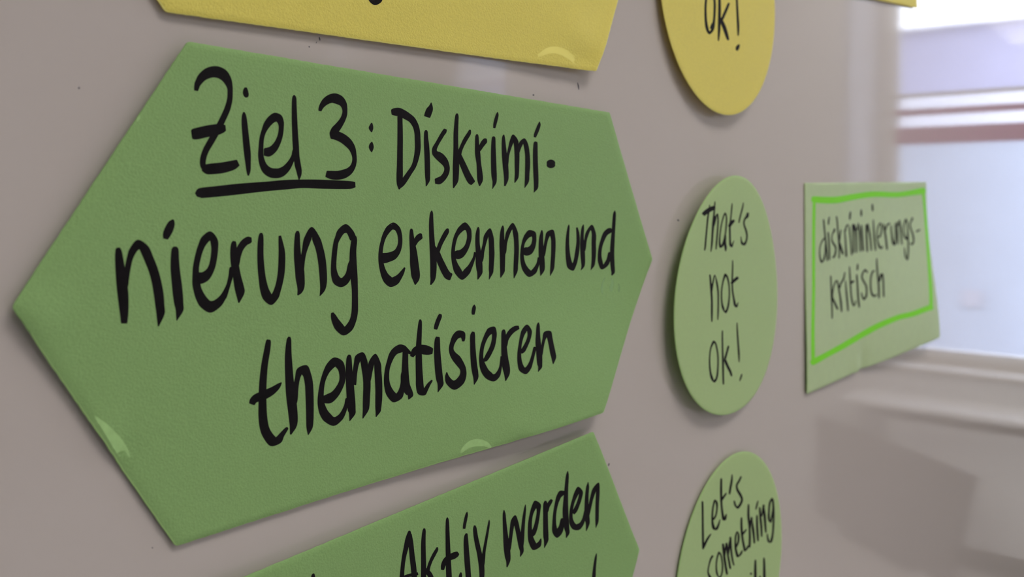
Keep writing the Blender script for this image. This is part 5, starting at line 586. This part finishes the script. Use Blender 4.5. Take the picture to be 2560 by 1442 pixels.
def card_mesh(key, step=0.9, rings=40, jag=0.05, corner=0.7):
    """front face follows the card's own bend; the back face lies 0.3 mm behind it"""
    P = CARDS[key][1]
    n = len(P)
    out = []
    if n < 10:       # polygon: small rounded corners, slightly ragged cut edges
        for i in range(n):
            a, b_, c = Vector(P[i - 1]), Vector(P[i]), Vector(P[(i + 1) % n])
            d1, d2 = (a - b_).normalized(), (c - b_).normalized()
            p, q_ = b_ + d1 * corner, b_ + d2 * corner
            for k_ in range(4):
                t = k_ / 3
                out.append(p * (1 - t) ** 2 + b_ * (2 * t * (1 - t)) + q_ * t * t)
            e = c + (b_ - c).normalized() * corner
            L = (e - q_).length; m_ = int(L / step)
            nn = Vector((-(e - q_).y, (e - q_).x)).normalized()
            for k_ in range(1, m_):
                out.append(q_.lerp(e, k_ / m_) + nn * random.uniform(-jag, jag))
    else:
        for i in range(n):
            a, b_, c, d = (Vector(P[(i + j) % n]) for j in (-1, 0, 1, 2))
            for k_ in range(4):
                t = k_ / 4
                out.append(Vector((catmull(a.x, b_.x, c.x, d.x, t), catmull(a.y, b_.y, c.y, d.y, t))))
    h = HF[key]
    N_ = len(out); vs = []; fs = []
    def layer(off):
        base = len(vs)
        vs.append((0, -(h(0, 0) + off) / 1000, 0))
        for r in range(1, rings + 1):
            for p in out:
                # the outermost ring is only the cut edge: a 0.25 mm wide, slightly rounded-off strip
                s = 1.0 if r == rings else (r / (rings - 1)) * (1 - 0.25 / p.length)
                u, v = p.x * s, p.y * s
                drop = -0.10 if (r == rings and off == 0.0) else 0.0
                vs.append((u / 1000, -(h(u, v) + off + drop) / 1000, -v / 1000))
        return base
    f = layer(0.0); b0 = layer(-0.3)
    for base, flip in ((f, False), (b0, True)):
        for i in range(N_):
            j = (i + 1) % N_
            tri = (base, base + 1 + i, base + 1 + j)
            fs.append(tri[::-1] if flip else tri)
            for r in range(rings - 1):
                a, b_, c, d = base + 1 + r * N_ + i, base + 1 + (r + 1) * N_ + i, base + 1 + (r + 1) * N_ + j, base + 1 + r * N_ + j
                fs.append((d, c, b_, a) if flip else (a, b_, c, d))
    o1, o2 = f + 1 + (rings - 1) * N_, b0 + 1 + (rings - 1) * N_
    for i in range(N_):
        j = (i + 1) % N_
        fs.append((o1 + i, o2 + i, o2 + j, o1 + j))
    return vs, fs, N_, rings

def ink_mesh(strokes, h, lift=0.03, n=5):
    vs = []; fs = []
    for si, st in enumerate(strokes):
        z = lift + si * 0.0015
        Q = [tuple(2 * a - b_ for a, b_ in zip(st[0], st[1]))] + list(st) + [tuple(2 * a - b_ for a, b_ in zip(st[-1], st[-2]))]
        rows = []
        for i in range(1, len(Q) - 2):
            for k_ in range(n):
                t = k_ / n
                rows.append([catmull(Q[i - 1][c], Q[i][c], Q[i + 1][c], Q[i + 2][c], t) for c in range(4)])
        rows.append(list(st[-1]))
        base = len(vs)
        for r in rows:
            for t in (0, 1 / 3, 2 / 3, 1):
                u, v = r[0] + (r[2] - r[0]) * t, r[1] + (r[3] - r[1]) * t
                vs.append((u / 1000, -(h(u, v) + z) / 1000, -v / 1000))
        for i in range(len(rows) - 1):
            for c in range(3):
                a = base + i * 4 + c
                fs.append((a, a + 1, a + 5, a + 4))
    return vs, fs

SPEC = {
 'long_green': ('hexagonal_card', 'large green pointed card reading Ziel 3: Diskrimi-nierung erkennen und thematisieren', 'paper card', 'green'),
 'long_yellow': ('hexagonal_card', 'yellow pointed card cut off by the top of the picture, above the large green card', 'paper card', 'yellow'),
 'lower_green': ('hexagonal_card', 'green pointed card reading Aktiv werden, at the bottom below the large green card', 'paper card', 'green'),
 'round_green': ('round_card', "round green card reading That's not ok!, middle one of the column of round cards", 'paper card', 'greenlit'),
 'round_yellow': ('round_card', 'round yellow card reading ok!, topmost of the round cards', 'paper card', 'yellow'),
 'round_lower': ('round_card', "round green card reading Let's something, lowest of the round cards", 'paper card', 'greenlit'),
 'small_green': ('rectangular_card', 'sheen-paled green rectangular card with lime marker border reading diskriminierungs-kritisch', 'paper card', 'greenlit_far'),
 'small_yellow': ('rectangular_card', 'yellow card showing only its corner at the top right edge of the picture', 'paper card', 'yellow'),
}
ROOT = {}
for key, (name, label, cat, m) in SPEC.items():
    (cu, cv), _ = CARDS[key]
    t = thing(name, label, cat, (cu / 1000, 0, BZ - cv / 1000), 'cards on the whiteboard')
    vs, fs, N_, rings = card_mesh(key)
    obj('card_sheet', vs, fs, M[m], t, smooth=False)
    ROOT[key] = t
    me = t.children[0].data
    cut = {'green': 'green_cut', 'greenlit': 'green_cut', 'greenlit_far': 'green_cut', 'yellow': 'yellow_cut'}[m]
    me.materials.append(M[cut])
    # paler strip on the cut edge: lower edges only, all round on round cards
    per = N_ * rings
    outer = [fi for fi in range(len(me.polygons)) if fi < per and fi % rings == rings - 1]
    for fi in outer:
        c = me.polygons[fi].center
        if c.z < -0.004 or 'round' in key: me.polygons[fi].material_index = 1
    N_front = len(me.polygons)
    me.polygons.foreach_set('use_smooth', [True] * N_front)
    try: me.set_sharp_from_angle(angle=math.radians(40))
    except Exception: pass

for key, word, strokes in WORDS:
    vs, fs = ink_mesh(strokes, HF[key])
    if word == 'marker_border':
        obj('marker_border', vs, fs, M['lime'], ROOT[key], label='bright lime green hand-drawn marker border')
    elif word == 'underline':
        obj('underline', vs, fs, M['ink'], ROOT[key], label='thick black underline below Ziel 3')
    elif word in ('letter_tops', 'descender'):
        for st in strokes:
            vs, fs = ink_mesh([st], HF[key])
            obj('handwritten_letter', vs, fs, M['ink'], ROOT[key], label='black marker letter cut by the edge of the picture')
    else:
        obj('handwritten_word', vs, fs, M['ink'], ROOT[key], label='black marker writing: %s' % word)
vs, fs = ink_mesh(SMUDGES, HF['long_green'], 0.02)
obj('smudge', vs, fs, M['smudge'], ROOT['long_green'], label='faint smudged ink ghost below the word und')
for s_ in SPECKS:
    vs, fs = ink_mesh([s_], lambda u, v: 0.0, 0.02)
    o = obj('pen_speck', [(x - 0.3, y, z) for x, y, z in vs], fs, M['speck'], wb)

for key, m, lst in SCUFFS_AND_DENT_LIGHT:  # rubbed spots on the green card; a dent's light painted on the yellow
    for st in lst:
        vs, fs = ink_mesh([st], HF[key], 0.012)
        obj('scuff_and_dent_light', vs, fs, M[m], ROOT[key], label='pale patch for rubbed paper and lit dents near the edge of the card')
